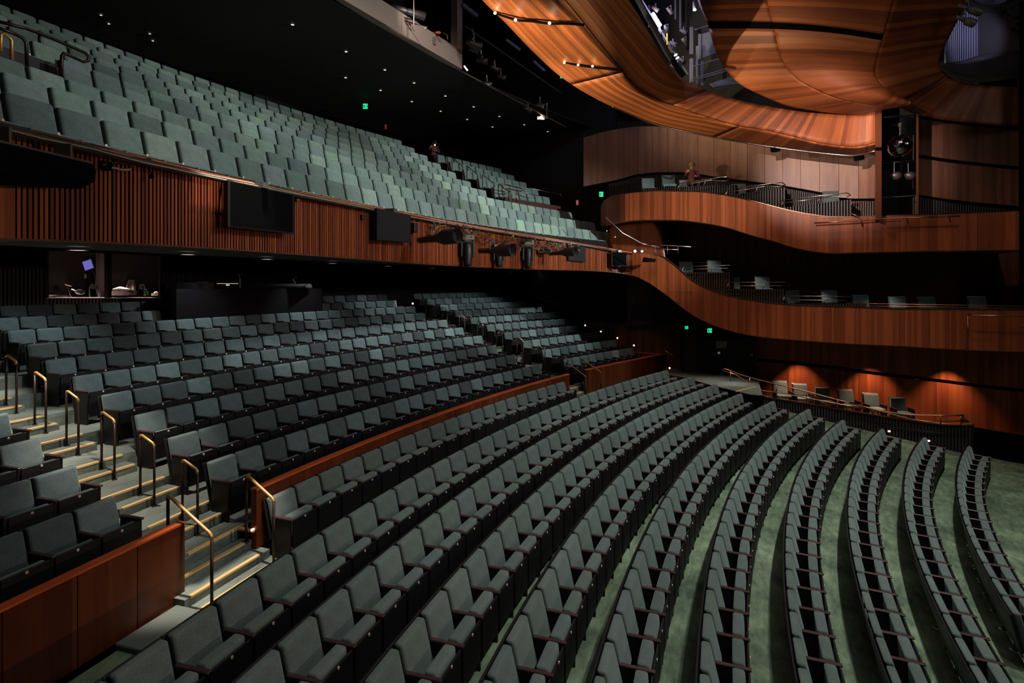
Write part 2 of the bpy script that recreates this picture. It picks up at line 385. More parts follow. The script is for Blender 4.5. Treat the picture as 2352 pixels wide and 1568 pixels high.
def fz(R):
    """front stalls floor height at radius R (raked, then almost flat)"""
    P = [(20, -5.62), (28, -5.56), (30.62, -5.455), (31.571, -5.30), (32.52, -5.145)]+[(ROW[k][0], ROW[k][1]-SH) for k in (7, 6, 5, 4, 3, 2, 1)]+[(40.0, -4.05), (40.53, -4.041), (42, -4.041)]
    for (a, za), (b, zb) in zip(P, P[1:]):
        if a <= R <= b: return za+(zb-za)*(R-a)/(b-a)
    return P[0][1] if R < 20 else P[-1][1]
def tlat(R, l): return 2.6445-math.asin(min(.95, l/R))
# ---------------- floor
m = MB(); Rs = [20+.5*i for i in range(43)]; G = []; U = []
for R in Rs:
    t1 = 3.25; t0 = tlat(R, 13.2); row = []; ur = []
    for j in range(61):
        t = t1+(t0-t1)*j/60; row.append(pol(CS, R, t, fz(R))); ur.append(((R-20), t*35))
    G.append(row); U.append(ur)
m.grid(G, U)
floor = build('floor', m, 'floor_green', kind='structure', smooth=False)
def tier(R0, R1, t0, t1, ztop, zbot, name, parent, mt, C=CS, n=40, uvk=1):
    m = MB(); A = [t0+(t1-t0)*j/n for j in range(n+1)]
    for a, b in zip(A, A[1:]):
        m.quad(pol(C, R0, a, ztop), pol(C, R0, b, ztop), pol(C, R1, b, ztop), pol(C, R1, a, ztop), [(0, a*40), (0, b*40), (R1-R0, b*40), (R1-R0, a*40)])
        m.quad(pol(C, R0, a, zbot), pol(C, R0, b, zbot), pol(C, R0, b, ztop), pol(C, R0, a, ztop), [(0, a*40), (0, b*40), (ztop-zbot, b*40), (ztop-zbot, a*40)])
        m.quad(pol(C, R1, a, ztop), pol(C, R1, b, ztop), pol(C, R1, b, zbot), pol(C, R1, a, zbot))
        m.quad(pol(C, R0, a, zbot), pol(C, R1, a, zbot), pol(C, R1, b, zbot), pol(C, R0, b, zbot))
    for a in (t0, t1):
        m.quad(pol(C, R0, a, zbot), pol(C, R1, a, zbot), pol(C, R1, a, ztop), pol(C, R0, a, ztop), [(0, 0), (1, 0), (1, .3), (0, .3)])
    return build(name, m, mt, parent)
def nosing(R, t0, t1, z, parent, wd=.05, C=CS):
    m = MB(); n = 8
    for j in range(n):
        a = t0+(t1-t0)*j/n; b = t0+(t1-t0)*(j+1)/n
        m.hexa([pol(C, R-.008, a, z-.02), pol(C, R-.008, b, z-.02), pol(C, R+wd, b, z-.02), pol(C, R+wd, a, z-.02), pol(C, R-.008, a, z+.006), pol(C, R-.008, b, z+.006), pol(C, R+wd, b, z+.006), pol(C, R+wd, a, z+.006)])
    return build('nosing', m, 'nosing', parent)
TE = {}                                                             # front edge radius of each rear tier
AIS = ((2.7865, 2.8105), (2.475, 2.502))                            # two aisles, (far, near) angles
zs = {k: ROW[k][1]-SH for k in range(-10, 0)}
for k in range(-1, -11, -1):
    TE[k] = 41.42 if k == -1 else ROW[k+1][0]+.434
for k in range(-1, -11, -1):
    R1 = TE[k-1] if k > -10 else 53.2
    zb = zs[k+1] if k < -1 else -4.06
    tn = 3.0; tf = 2.33
    o = tier(TE[k], R1+(.02 if k > -10 else 0), tf, tn, zs[k], zb-.15, 'seating_tier', floor, 'stair_carpet', n=60)
    for (a, b) in AIS:
        aa = a if a > 2.6 else a+.003
        nosing(TE[k], aa, b, zs[k], o)
        if k < -1:
            s = tier(TE[k]-.285, TE[k]+.01, aa-.001, b-.002, zs[k]-(zs[k]-zs[k+1])/2, zs[k+1]-.02, 'aisle_step', floor, 'stair_carpet', n=6)
            nosing(TE[k]-.285, aa, b-.003, zs[k]-(zs[k]-zs[k+1])/2, s)
# steps from the cross aisle down to the front stalls
for (a, b) in ((2.7895, 2.8225), (2.476, 2.503)):
    for i, (R, z) in enumerate(((41.19, -3.775), (40.925, -3.905), (40.73, -4.02))):
        e = (0, .0, .004)[i]
        s = tier(R, 41.45, a-.002*i, b+e, z, -4.2, 'aisle_step', floor, 'stair_carpet', n=6); nosing(R, a+(.003 if i < 2 else .001), b-.002+e*.3, z, s)
# nosing return beside the parapet
m = MB(); m.hexa([pol(CS, 41.13, 2.7885, -3.655), pol(CS, 41.13, 2.7905, -3.655), pol(CS, 41.43, 2.7905, -3.655), pol(CS, 41.43, 2.7885, -3.655), pol(CS, 41.13, 2.7885, -3.63), pol(CS, 41.13, 2.7905, -3.63), pol(CS, 41.43, 2.7905, -3.63), pol(CS, 41.43, 2.7885, -3.63)])
build('nosing', m, 'nosing', floor)
# carpeted block step at the foot of the near parapet
m = MB(); m.hexa([pol(CS, 40.45, 2.8225, -4.06), pol(CS, 40.45, 2.842, -4.06), pol(CS, 41.05, 2.842, -4.06), pol(CS, 41.05, 2.8225, -4.06), pol(CS, 40.45, 2.8225, -3.97), pol(CS, 40.45, 2.842, -3.97), pol(CS, 41.05, 2.842, -3.97), pol(CS, 41.05, 2.8225, -3.97)])
build('aisle_step', m, 'stair_carpet', floor, bevel=.02)

# ---------------- parapets between front and rear stalls
def parapet(t0, t1, label, joints, zb=-3.9):
    th = thing('parapet', label, 'parapet', pol(CS, 41.15, (t0+t1)/2, -4.04), 0, 'wooden parapets between the front and rear stalls')
    o0 = Vector(th.location); ed = [t0]+joints+[t1]
    for a, b in zip(ed, ed[1:]):
        m = MB(); n = max(2, int(abs(a-b)*60)); g = .00012
        for j in range(n):
            p = a+g+(b-a-2*g)*j/n; q = a+g+(b-a-2*g)*(j+1)/n; i = len(m.v)
            za, zc = zb, -3.055
            m.hexa([pol(CS, 41.10, p, za)-o0, pol(CS, 41.10, q, za)-o0, pol(CS, 41.20, q, za)-o0, pol(CS, 41.20, p, za)-o0, pol(CS, 41.10, p, zc)-o0, pol(CS, 41.10, q, zc)-o0, pol(CS, 41.20, q, zc)-o0, pol(CS, 41.20, p, zc)-o0])
            for k, tt in enumerate((p, q, q, p, p, q, q, p)): m.uv[i+k] = (tt*41, za if k < 4 else zc)
        build('wood_panel', m, 'parapet_wood', th)
    m = MB(); n = max(2, int(abs(t0-t1)*80))
    for j in range(n):
        p = t0+(t1-t0)*j/n; q = t0+(t1-t0)*(j+1)/n; i = len(m.v)
        m.hexa([pol(CS, 41.09, p, -3.055)-o0, pol(CS, 41.09, q, -3.055)-o0, pol(CS, 41.215, q, -3.055)-o0, pol(CS, 41.215, p, -3.055)-o0, pol(CS, 41.09, p, -3.03)-o0, pol(CS, 41.09, q, -3.03)-o0, pol(CS, 41.215, q, -3.03)-o0, pol(CS, 41.215, p, -3.03)-o0])
        for k, (tt, rr) in enumerate(((p, 0), (q, 0), (q, .12), (p, .12))*2): m.uv[i+k] = (tt*41, rr)
    build('cap_rail', m, 'cap_wood', th)
    m = MB(); n = max(2, int(abs(t0-t1)*60))
    for j in range(n):
        p = t0+(t1-t0)*j/n; q = t0+(t1-t0)*(j+1)/n
        m.hexa([pol(CS, 41.12, p, -4.06)-o0, pol(CS, 41.12, q, -4.06)-o0, pol(CS, 41.19, q, -4.06)-o0, pol(CS, 41.19, p, -4.06)-o0, pol(CS, 41.12, p, zb)-o0, pol(CS, 41.12, q, zb)-o0, pol(CS, 41.19, q, zb)-o0, pol(CS, 41.19, p, zb)-o0])
    build('plinth', m, 'matt_black', th)
    return th
# the near parapet reaches down to the floor in steps
parapet(2.8185, 2.93, 'red-brown wooden parapet wall at bottom left corner beside the stairs', [math.atan2((lambda q: q.y-CS[1])(atc(x, 1300, 41.15, CS)), (lambda q: q.x-CS[0])(atc(x, 1300, 41.15, CS))) for x in (308, 170, -4)]+[2.90], -4.02)
pm = parapet(2.4995+.003, 2.7895, 'long curved wooden parapet with orange cap behind the first seat row', [2.53, 2.56, 2.59, 2.62, 2.65, 2.68, 2.71, 2.74, 2.765])
pr = parapet(2.335, 2.4765, 'short wooden parapet with orange cap right of the far stairs', [2.352, 2.38, 2.41, 2.445], -4.0)
# return of the far parapet
o0 = Vector(pr.location); a = atc(1520, 815, 41.15, CS); a.z = -3.04; b = atz(1458, 808, -3.04)
m = MB(); d = (b-a).normalized(); s = Vector((d.y, -d.x, 0)); c = (a+b)/2-o0
m.box(c+Vector((0, 0, 0)), (b-a).length, .12, .03, d, s); build('cap_rail', m, 'cap_wood', pr)
m = MB(); m.box(c-Vector((0, 0, .5)), (b-a).length, .08, .97, d, s); build('wood_panel', m, 'parapet_wood', pr)

# ---------------- seats
def rbox(bm, c, sx, sy, sz, r=.02, seg=2, shear=0):
    """bevelled box; shear pushes the top back along -y"""
    g = bmesh.ops.create_cube(bm, size=1); vs = g['verts']
    for v in vs:
        z = v.co.z+.5
        v.co = Vector((v.co.x*sx, v.co.y*sy-shear*z, v.co.z*sz))
    es = list({e for v in vs for e in v.link_edges})
    r2 = bmesh.ops.bevel(bm, geom=es, offset=r, segments=seg, profile=.6, affect='EDGES')
    allv = {v for f in r2['faces'] for v in f.verts} | {v for v in vs if v.is_valid}
    for v in allv: v.co += Vector(c)
    return allv
def bm_mesh(name, fn, mats, smooth=True):
    bm = bmesh.new(); fn(bm); me = bpy.data.meshes.new(name); bm.to_mesh(me); bm.free()
    for x in mats: me.materials.append(MATS[x])
    if smooth: me.polygons.foreach_set('use_smooth', [True]*len(me.polygons))
    return me
def seat_meshes(fab, shell='panel_black', panel='panel_black', circ=False, thin=False):
    S = {}
    def back(bm):
        if circ: rbox(bm, (0, -.33, .63), .49, .115, .54, .04, 3, .13)
        else: rbox(bm, (0, -.345, .60), .505, .095, .49, .032, 3, .12)
    def backf(bm):
        if circ: rbox(bm, (0, -.33, .63), .49, .115, .54, .03, 1, .13)
        else: rbox(bm, (0, -.345, .60), .505, .095, .49, .03, 1, .12)
    def shl(bm):
        rbox(bm, (0, -.39 if circ else -.405, .575 if circ else .545), .53 if circ else .556, .025, .64 if circ else .57, .006, 1, .145 if circ else .135)
    h = -.09 if circ else 0
    cy, cw, ch = (-.060, .06, .40) if thin else (-.095, .13, .44)
    cz = .385 if thin else .41
    def cush(bm): rbox(bm, (0, cy, cz+h), .475, cw, ch+h, .025 if thin else .032, 3, .03)
    def cushf(bm): rbox(bm, (0, cy, cz+h), .475, cw, ch+h, .025, 1, .03)
    def pan(bm):
        rbox(bm, (0, -.016, .365+h), .492, .022, .455+h, .004, 1, 0)
    ha = -.20 if circ else 0
    def arm(bm): rbox(bm, (0, -.175, .607+ha), .052, .37, .024, .006, 1, 0)
    def side(bm): rbox(bm, (0, -.19, .297+ha/2), .034, .34, .594+ha, .004, 1, 0)
    def badge(bm):
        g = bmesh.ops.create_cone(bm, cap_ends=True, segments=12, radius1=.017, radius2=.015, depth=.006)
        for v in g['verts']: v.co = Vector((v.co.x, v.co.z, v.co.y))+Vector((0, .0, .566+h))
    S['backrest'] = bm_mesh('backrest', back, [fab]); S['back_shell'] = bm_mesh('back_shell', shl, [shell], False)
    S['seat_cushion'] = bm_mesh('seat_cushion', cush, [fab]); S['seat_panel'] = bm_mesh('seat_panel', pan, [panel], False)
    S['armrest'] = bm_mesh('armrest', arm, ['arm_wood'], False); S['side_panel'] = bm_mesh('side_panel', side, [panel], False)
    S['badge'] = bm_mesh('badge', badge, ['badge'], False)
    def allin(parts, offs):
        bm = bmesh.new(); me = bpy.data.meshes.new('seat_all'); mats = []
        for fn, mt, dx in parts:
            if mt not in mats: mats.append(mt)
            b2 = bmesh.new(); fn(b2)
            for f in b2.faces: f.material_index = mats.index(mt)
            for v in b2.verts: v.co.x += dx
            t = bpy.data.meshes.new('t'); b2.to_mesh(t); b2.free(); bm.from_mesh(t); bpy.data.meshes.remove(t)
        bm.to_mesh(me); bm.free()
        for x in mats: me.materials.append(MATS[x])
        return me
    base = [(shl, shell, 0), (pan, panel, 0), (side, panel, .275), (arm, 'arm_wood', .275), (badge, 'badge', 0)]
    S['base'] = allin(base, 0)
    S['base_end'] = allin(base+[(side, panel, -.275), (arm, 'arm_wood', -.275)], 0)
    S['whole'] = allin([(backf, fab, 0), (cushf, fab, 0)]+base, 0)
    S['whole_end'] = allin([(backf, fab, 0), (cushf, fab, 0)]+base+[(side, panel, -.275), (arm, 'arm_wood', -.275)], 0)
    return S
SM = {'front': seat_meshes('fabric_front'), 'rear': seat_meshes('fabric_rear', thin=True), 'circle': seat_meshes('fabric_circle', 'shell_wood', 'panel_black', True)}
ORD = ['', 'first', 'second', 'third', 'fourth', 'fifth', 'sixth', 'seventh', 'eighth', 'ninth', 'tenth', 'eleventh', 'twelfth', 'thirteenth', 'fourteenth', 'fifteenth', 'sixteenth', 'seventeenth', 'eighteenth', 'nineteenth', 'twentieth'] + ['twenty-'+x for x in ('first', 'second', 'third', 'fourth', 'fifth', 'sixth', 'seventh', 'eighth', 'ninth')]+['thirtieth'] + ['thirty-'+x for x in ('first', 'second', 'third', 'fourth', 'fifth', 'sixth', 'seventh', 'eighth', 'ninth')] + ['fortieth']+['forty-'+x for x in ('first', 'second', 'third', 'fourth', 'fifth')]
COUNT = {}
SPEC = []
def seat(*a, **k): SPEC.append((a, k))
NAME = {'front': 'stalls_chair', 'rear': 'tiered_chair', 'circle': 'circle_chair'}
def make_seat(kind, C, R, z, t, s, label, group, end=False, num=None):
    """z = floor; origin at the floor under the front edge"""
    S = SM[kind]; p = pol(C, R, t, z); d = math.hypot(p.x, p.y)
    rz = math.atan2(math.cos(t), -math.sin(t)); COUNT[group] = COUNT.get(group, 0)+1
    if d > 13.5:
        r = link(NAME[kind], S['whole_end' if end else 'whole'], None, p, rz); r.scale = (s/.55, 1, 1)
        tag(r, label, 'theatre seat', group); return r
    r = thing(NAME[kind], label, 'theatre seat', p, rz, group); r.scale = (s/.55, 1, 1)
    link('backrest', S['backrest'], r); link('seat_cushion', S['seat_cushion'], r)
    if d > 10.5:
        link('seat_base', S['base_end' if end else 'base'], r)
    else:
        link('back_shell', S['back_shell'], r); link('seat_panel', S['seat_panel'], r)
        for x in ((.275, -.275) if end else (.275,)):
            a = link('armrest', S['armrest'], r, (x, 0, 0)); b = link('side_panel', S['side_panel'], r, (x, 0, 0))
        b = link('number_badge', S['badge'], r)
        if num is not None and d < 9.5: b2 = link('number', digits(num), b, (0, .0042, .566))
    return r
DIG = {}
def digits(n):
    if n in DIG: return DIG[n]
    c = bpy.data.curves.new('num', 'FONT'); c.body = str(n); c.size = .019; c.align_x = 'CENTER'; c.align_y = 'CENTER'; c.extrude = .0004
    o = bpy.data.objects.new('t', c); sc.collection.objects.link(o)
    dg = bpy.context.evaluated_depsgraph_get(); me = bpy.data.meshes.new_from_object(o.evaluated_get(dg)); bpy.data.objects.remove(o)
    me.transform(Matrix(((-1, 0, 0, 0), (0, 0, 1, 0), (0, 1, 0, 0), (0, 0, 0, 1)))); me.materials.clear(); me.materials.append(MATS['badge_ink'])
    me.name = 'number'; DIG[n] = me; return me
def inview(C, R, t, z, mx=60, top=.6):
    p = pol(C, R, t, z+.4); q = pol(C, R+.4, t, z+.84)
    if q.y < 1.5: return False
    u, v = proj(p); u2, v2 = proj(q)
    return u2 > -mx and u < 2352+mx and v2 < 1568+mx*.8 and u > -200
# front stalls rows
FE = {0: 2.5175, 8: 2.3865, 9: 2.384, 10: 2.362}
for k in range(0, 11):
    R, zb, t0, s = ROW[k]; z = zb-SH; te = FE.get(k, 2.4035); dt = s/R; L = []
    j = 0
    while t0-j*dt > te-dt*.35: L.append(t0-j*dt); j += 1
    if k > 0:
        j = -1
        while inview(CS, R, t0-j*dt, z, 90) and t0-j*dt < 3.2: L.insert(0, t0-j*dt); j -= 1
    else:
        L = [t for t in L]
    L = [t for t in L if inview(CS, R, t, z, 90)]
    n = len(L)
    for i, t in enumerate(L):
        c = n-i
        rn = ('first row in front of the long parapet' if k == 0 else '%s full row of the front stalls' % ORD[k])
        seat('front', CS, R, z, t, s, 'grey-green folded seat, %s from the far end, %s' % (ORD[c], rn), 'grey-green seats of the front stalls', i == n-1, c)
# rear stalls
def urange(R, t, z): return proj(pol(CS, R+.38, t, z+.83))[0]
for k in range(-1, -11, -1):
    R, zb, t0, s = ROW[k]; z = zb-SH; dt = s/R
    tl = 2.8275-(.0037*(-k-1)); i = 0                                # near block
    while k > -9:
        t = tl+i*dt
        if not inview(CS, R, t, z, 80) or i > 6: break
        seat('rear', CS, R, z, t, s, 'dark blue-grey seat, %s left of the near stairs, %s row behind the parapet' % (ORD[i+1], ORD[-k]), 'blue-grey seats left of the near stairs', i == 0, 41+i); i += 1
    te = 2.504-.0023*(-k-1); L = []; j = 0
    while t0-j*dt > te+dt*.4: L.append(t0-j*dt); j += 1
    if k <= -9:
        jj = -1
        while inview(CS, R, t0-jj*dt, z, 60): L.insert(0, t0-jj*dt); jj -= 1
        lim = (430, 738) if k == -9 else (384, 738)
        L = [t for t in L if not (lim[0] < urange(R, t, z) < lim[1])]
    n = len(L)
    for i, t in enumerate(L):
        e = i == n-1 or (k <= -9 and L[i]-L[i+1] > 1.5*dt)
        seat('rear', CS, R, z, t, s, 'blue-grey seat, %s from the far stairs, centre block, %s row behind the parapet' % (ORD[n-i], ORD[-k]), 'blue-grey seats of the rear stalls centre block', e, n-i+12)
    ts, tx = 2.473-.0016*min(9, -k-1), (2.357 if k == -1 else 2.354 if k == -2 else 2.3425)
    n = round((ts-tx)*(R+.4)/.535); ss = (ts-tx)*R/n
    for i in range(n):
        seat('rear', CS, R, z, ts-(i+.5)*ss/R, ss, 'small blue-grey seat, %s right of the far stairs, %s row behind the parapet' % (ORD[i+1], ORD[-k]), 'blue-grey seats right of the far stairs', i == n-1)
# circle rows: (R top corner, z top, t of one right corner, pitch)
CR = {1: (43.336, 2.045, 2.8848, .566), 2: (44.159, 2.525, 2.8728, .563), 3: (45.005, 2.987, 2.8656, .535), 4: (45.854, 3.439, 2.8307, .529), 5: (46.697, 3.872, 2.7220, .564),
      6: (47.530, 4.333, 2.7012, .552), 7: (48.379, 4.785, 2.6815, .537), 8: (49.224, 5.248, 2.6748, .531), 9: (50.079, 5.700, 2.6041, .514), 10: (50.926, 6.157, 2.6021, .516)}
CE = {1: 2.4145, 2: 2.414, 3: 2.423, 4: 2.5312, 5: 2.5297, 6: 2.527, 7: 2.526, 8: 2.524, 9: 2.522, 10: 2.521}
for k in range(1, 11):
    Rt, zt, t0, s = CR[k]; R = Rt-.43; z = zt-.90; dt = s/Rt; te = CE[k]; L = []; hw = .5*.5/Rt
    t = t0
    while t > te-.3*dt: L.append(t); t -= dt
    t = t0+dt
    lim = {4: 145, 5: 145}.get(k, -25)
    while True:
        u = proj(pol(CB, Rt, t, zt))[0]
        if u < lim or t > 3.1: break
        L.insert(0, t); t += dt
    n = len(L)
    for i, t in enumerate(L):
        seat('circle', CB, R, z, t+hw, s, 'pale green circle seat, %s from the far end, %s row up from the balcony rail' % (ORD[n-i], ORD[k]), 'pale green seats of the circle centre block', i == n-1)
    if 5 <= k <= 9:
        ts = 2.498-.0007*(k-5); tx = {5: 2.412, 6: 2.4085, 7: 2.4055, 8: 2.4045, 9: 2.405}[k]
        n = round((ts-tx)*Rt/.545); ss = (ts-tx)*Rt/n
        for i in range(n):
            seat('circle', CB, R, z, ts-(i+.5)*ss/Rt, ss, 'small pale circle seat, %s right of the circle stairs, %s row up' % (ORD[i+1], ORD[k]), 'pale green seats right of the circle stairs', i == n-1)
for kd in ('front', 'rear', 'circle'):                              # nearest 300 of a kind as things, the far remainder as one stuff object
    L = sorted((x for x in SPEC if x[0][0] == kd), key=lambda x: pol(x[0][1], x[0][2], x[0][4], x[0][3]).length)
    for a, k in L[:300]: make_seat(*a, **k)
    if len(L) > 300:
        bm = bmesh.new(); me = bpy.data.meshes.new('distant_seats')
        for a, k in L[300:]:
            t = SM[kd]['whole'].copy(); th = a[4]
            t.transform(Matrix.Translation(pol(a[1], a[2], th, a[3])) @ Matrix.Rotation(math.atan2(math.cos(th), -math.sin(th)), 4, 'Z')); bm.from_mesh(t); bpy.data.meshes.remove(t)
        bm.to_mesh(me); bm.free()
        for x in SM[kd]['whole'].materials: me.materials.append(x)
        o = link('distant_'+NAME[kd]+'s', me)
        tag(o, 'farthest small blue-grey seats at the back right of the stalls' if kd == 'rear' else 'farthest small pale seats high at the right back of the circle', 'seats', kind='stuff')

# ================================================================ the circle (balcony)
FT = [(-60, 268), (0, 283), (100, 307), (200, 330), (300, 355), (400, 379), (500, 402), (600, 423), (700, 444), (800, 464), (900, 484), (1000, 503), (1100, 521), (1200, 538), (1300, 554), (1400, 571), (1448, 580), (1485, 583), (1515, 586), (1538, 600), (1552, 610), (1573, 630), (1604, 653), (1638, 668), (1672, 679), (1724, 689), (1776, 696), (1845, 701), (1944, 704), (2051, 708), (2223, 710), (2352, 711), (2460, 712)]
FB = [(-60, 546), (0, 548), (100, 550), (200, 554), (400, 564), (600, 577), (800, 592), (1000, 607), (1200, 617), (1365, 622), (1417, 626), (1451, 632), (1486, 647), (1513, 665), (1538, 683), (1552, 695), (1586, 720), (1621, 739), (1672, 758), (1724, 770), (1776, 776.5), (1845, 782), (1944, 789), (2051, 794), (2223, 804), (2352, 808.6), (2460, 813)]
RF = 42.1
def yf(u): return smin(cyl(u, CB, RF), lat(u, 10.0), 1.6) if u > 1150 else cyl(u, CB, RF)
def ribbon(name, parent, us, top, bot, yfun, mt, dx=0, thick=.05, gap=0):
    """vertical curved panel between two image curves; us = frame positions; depth from yfun"""
    m = MB(); P = []; s = 0; prev = None
    for u in us:
        y = yfun(u)-dx; a = at(u, bot(u), y); b = at(u, top(u), y)
        if prev is not None: s += math.hypot(a.x-prev.x, a.y-prev.y)
        prev = a; P.append((a, b, s))
    n = len(P); off = []
    for i in range(n):
        d = P[min(i+1, n-1)][0]-P[max(i-1, 0)][0]; d.z = 0; d.normalize(); off.append(Vector((-d.y, d.x, 0))*thick)   # away from the camera
    s0 = getattr(ribbon, 'base', 0)
    for i in range(n-1):
        (a, b, s1), (c, d, s2) = P[i], P[i+1]; k = len(m.v)
        m.hexa([a, c, c+off[i+1], a+off[i], b, d, d+off[i+1], b+off[i]])
        for j, q in enumerate(((s1, a.z), (s2, c.z), (s2, c.z), (s1, a.z), (s1, b.z), (s2, d.z), (s2, d.z), (s1, b.z))): m.uv[k+j] = (q[0]+s0, q[1])
    return build(name, m, mt, parent), P
def arc_us(u0, u1, yfun, width, gap=.006, sub=3):
    """cut a frame span into panels of about `width` metres; returns lists of u"""
    N = 800; U = [u0+(u1-u0)*i/N for i in range(N+1)]; S = [0]; pp = None
    for u in U:
        p = at(u, HV, yfun(u))
        if pp is not None: S.append(S[-1]+(p-pp).length)
        pp = p
    n = max(1, round(S[-1]/width)); out = []
    def uat(s):
        import bisect
        i = min(N-1, max(0, bisect.bisect(S, s)-1)); return U[i]+(U[i+1]-U[i])*(s-S[i])/max(1e-9, S[i+1]-S[i])
    W = S[-1]/n
    for k in range(n): out.append([uat(k*W+gap/2+(W-gap)*j/sub) for j in range(sub+1)])
    return out
vt = lambda u: interp(FT, u); vb = lambda u: interp(FB, u)
bal = thing('circle_balcony', 'sweeping balcony with a red-brown slatted timber front above the stalls', 'balcony')
US = [-60+1500*i/90 for i in range(91)]
ribbon('front_backing', bal, US, lambda u: vt(u)+3, lambda u: vb(u)-1, yf, 'backing_dark', 0, .06)
ribbon('end_panel', bal, [-60, -30, 0, 35], lambda u: vt(u)+5, lambda u: vb(u)-1, yf, 'veneer', .03, .03)
# individual timber slats, nearest 300 as parts, the rest joined
sl = MB(); sl.box((0, 0, 0), .030, .034, 1)
slm = sl.mesh('slat', ['slat_wood'])
pitch = .0495; t = 0; u = 36.0; pts = []
while u < 1452:
    y = yf(u); p = at(u, vb(u)-.5, y); q = at(u, vt(u)+6, y); y2 = yf(u+1); p2 = at(u+1, vb(u+1), y2)
    d = Vector((p2.x-p.x, p2.y-p.y, 0)); pts.append((p, q, d.normalized())); u += pitch/d.length if False else pitch/max(1e-6, math.hypot(p2.x-p.x, p2.y-p.y))
rest = MB()
for i, (p, q, d) in enumerate(pts):
    nrm = Vector((d.y, -d.x, 0)); c = (p+q)/2+nrm*.017; h = (q-p).length*(1 if True else 1)
    if i < 300:
        o = link('slat', slm, bal, c, math.atan2(d.y, d.x)); o.scale = (random.choice((1, 1, 1, 1.05, .9)), random.uniform(.8, 1.2), h)
    else: rest.box(c, .029, .034, h, d)
build('far_slats', rest, 'slat_wood', bal, kind='stuff')
ribbon('cap_rail', bal, [-60+1512*i/90 for i in range(91)], lambda u: vt(u)-1.2-60/yf(u)*.05, lambda u: vt(u)+1.3+12/yf(u), yf, 'cap_wood', .05, .16)
ribbon('bottom_trim', bal, [-60+1512*i/90 for i in range(91)], lambda u: vb(u)-1.5, lambda u: vb(u)+16/yf(u), yf, 'veneer_brown', .03, .1)
# lighting pipe and cable tray along the front
pipe = MB(); pipe.tube([at(u, vt(u)+130/yf(u)*.55, yf(u)-.22) for u in range(-60, 1470, 17)], .03, 8)
build('lighting_pipe', pipe, 'cable', bal, True)
pipe = MB(); pipe.tube([at(u, vt(u)+44/yf(u), yf(u)-.16) for u in range(-60, 1470, 17)], .022, 6)
build('upper_pipe', pipe, 'cable', bal, True)
br = MB()
for u in range(20, 1450, 70):
    y = yf(u); br.tube([at(u, vt(u)+30/y, y), at(u, vt(u)+44/y, y-.1), at(u, vt(u)+75/y, y-.22)], .012, 5)
build('pipe_brackets', br, 'cable', bal, kind='stuff')
# underside: pale front ring, darker rear
def zring(R0, R1, t0, t1, z0, z1, n=60, C=CB, flip=False):
    m = MB()
    for j in range(n):
        a = t0+(t1-t0)*j/n; b = t0+(t1-t0)*(j+1)/n; m.quad(pol(C, R0, a, z0), pol(C, R0, b, z0), pol(C, R1, b, z1), pol(C, R1, a, z1))
    return m
m = zring(42.1, 44.4, 3.0, 2.40, .42, .44); build('soffit', m, 'soffit_grey', bal, solid=-.02)
m = zring(44.4, 54.5, 3.0, 2.25, .62, 1.02); build('rear_soffit', m, 'ceiling_dark', bal, solid=-.05)
m = zring(44.4, 44.42, 3.0, 2.25, .40, .64); build('soffit_step', m, 'ceiling_dark', bal)
# stepped tiers carrying the rows
for k in range(1, 11):
    Rt, zt, t0, s = CR[k]; R0 = 42.15 if k == 1 else Rt-.43-.42; R1 = (CR[k+1][0]-.85 if k < 10 else 53.0)
    tier(R0, R1, 2.392 if k < 4 else 2.38, 3.02, zt-.9, (CR[k-1][1]-.9 if k > 1 else .5)-.02, 'seating_tier', bal, 'matt_black', C=CB, n=40)
# aisle hoops right of the circle centre block, with light tops
def hoop(a, b, za, zb_, h, C, mt_top, mt_post, label, group, rp=.018):
    """a (R,t) near post foot, b far post foot"""
    A = pol(C, a[0], a[1], za); B = pol(C, b[0], b[1], zb_); c = (A+B)/2; th = thing('handrail_hoop', label, 'handrail', A, 0, group)
    A0 = Vector((0, 0, 0)); B0 = B-A
    m = MB(); m.tube([A0, A0+Vector((0, 0, h-.03))], rp, 8); build('post', m, mt_post, th, True)
    m = MB(); m.tube([B0, B0+Vector((0, 0, h-.03))], rp, 8); build('post', m, mt_post, th, True)
    m = MB(); u = B0.normalized(); P = [A0+Vector((0, 0, h-.05)), A0+Vector((0, 0, h-.015))+u*.012, A0+Vector((0, 0, h))+u*.04, B0+Vector((0, 0, h))-u*.04, B0+Vector((0, 0, h-.015))-u*.012, B0+Vector((0, 0, h-.05))]
    m.tube(P, rp*1.12, 8); build('grip', m, mt_top, th, True)
    m = MB()
    for p in (A0, B0): m.tube([p, p+Vector((0, 0, .012))], rp*2.2, 10)
    build('floor_plate', m, mt_post, th, True)
    return th
for k in range(4, 9):
    Ra = CR[k+1][0]-.85; za = CR[k][1]-.9; zb_ = CR[k+1][1]-.9
    hoop((Ra-.25, 2.5035), (Ra+.35, 2.5035), za, zb_, .95, CB, 'steel', 'lamp_body', 'steel stair hoop beside the end seat, %s row up of the circle' % ORD[k+1], 'hoops of the circle stairs')
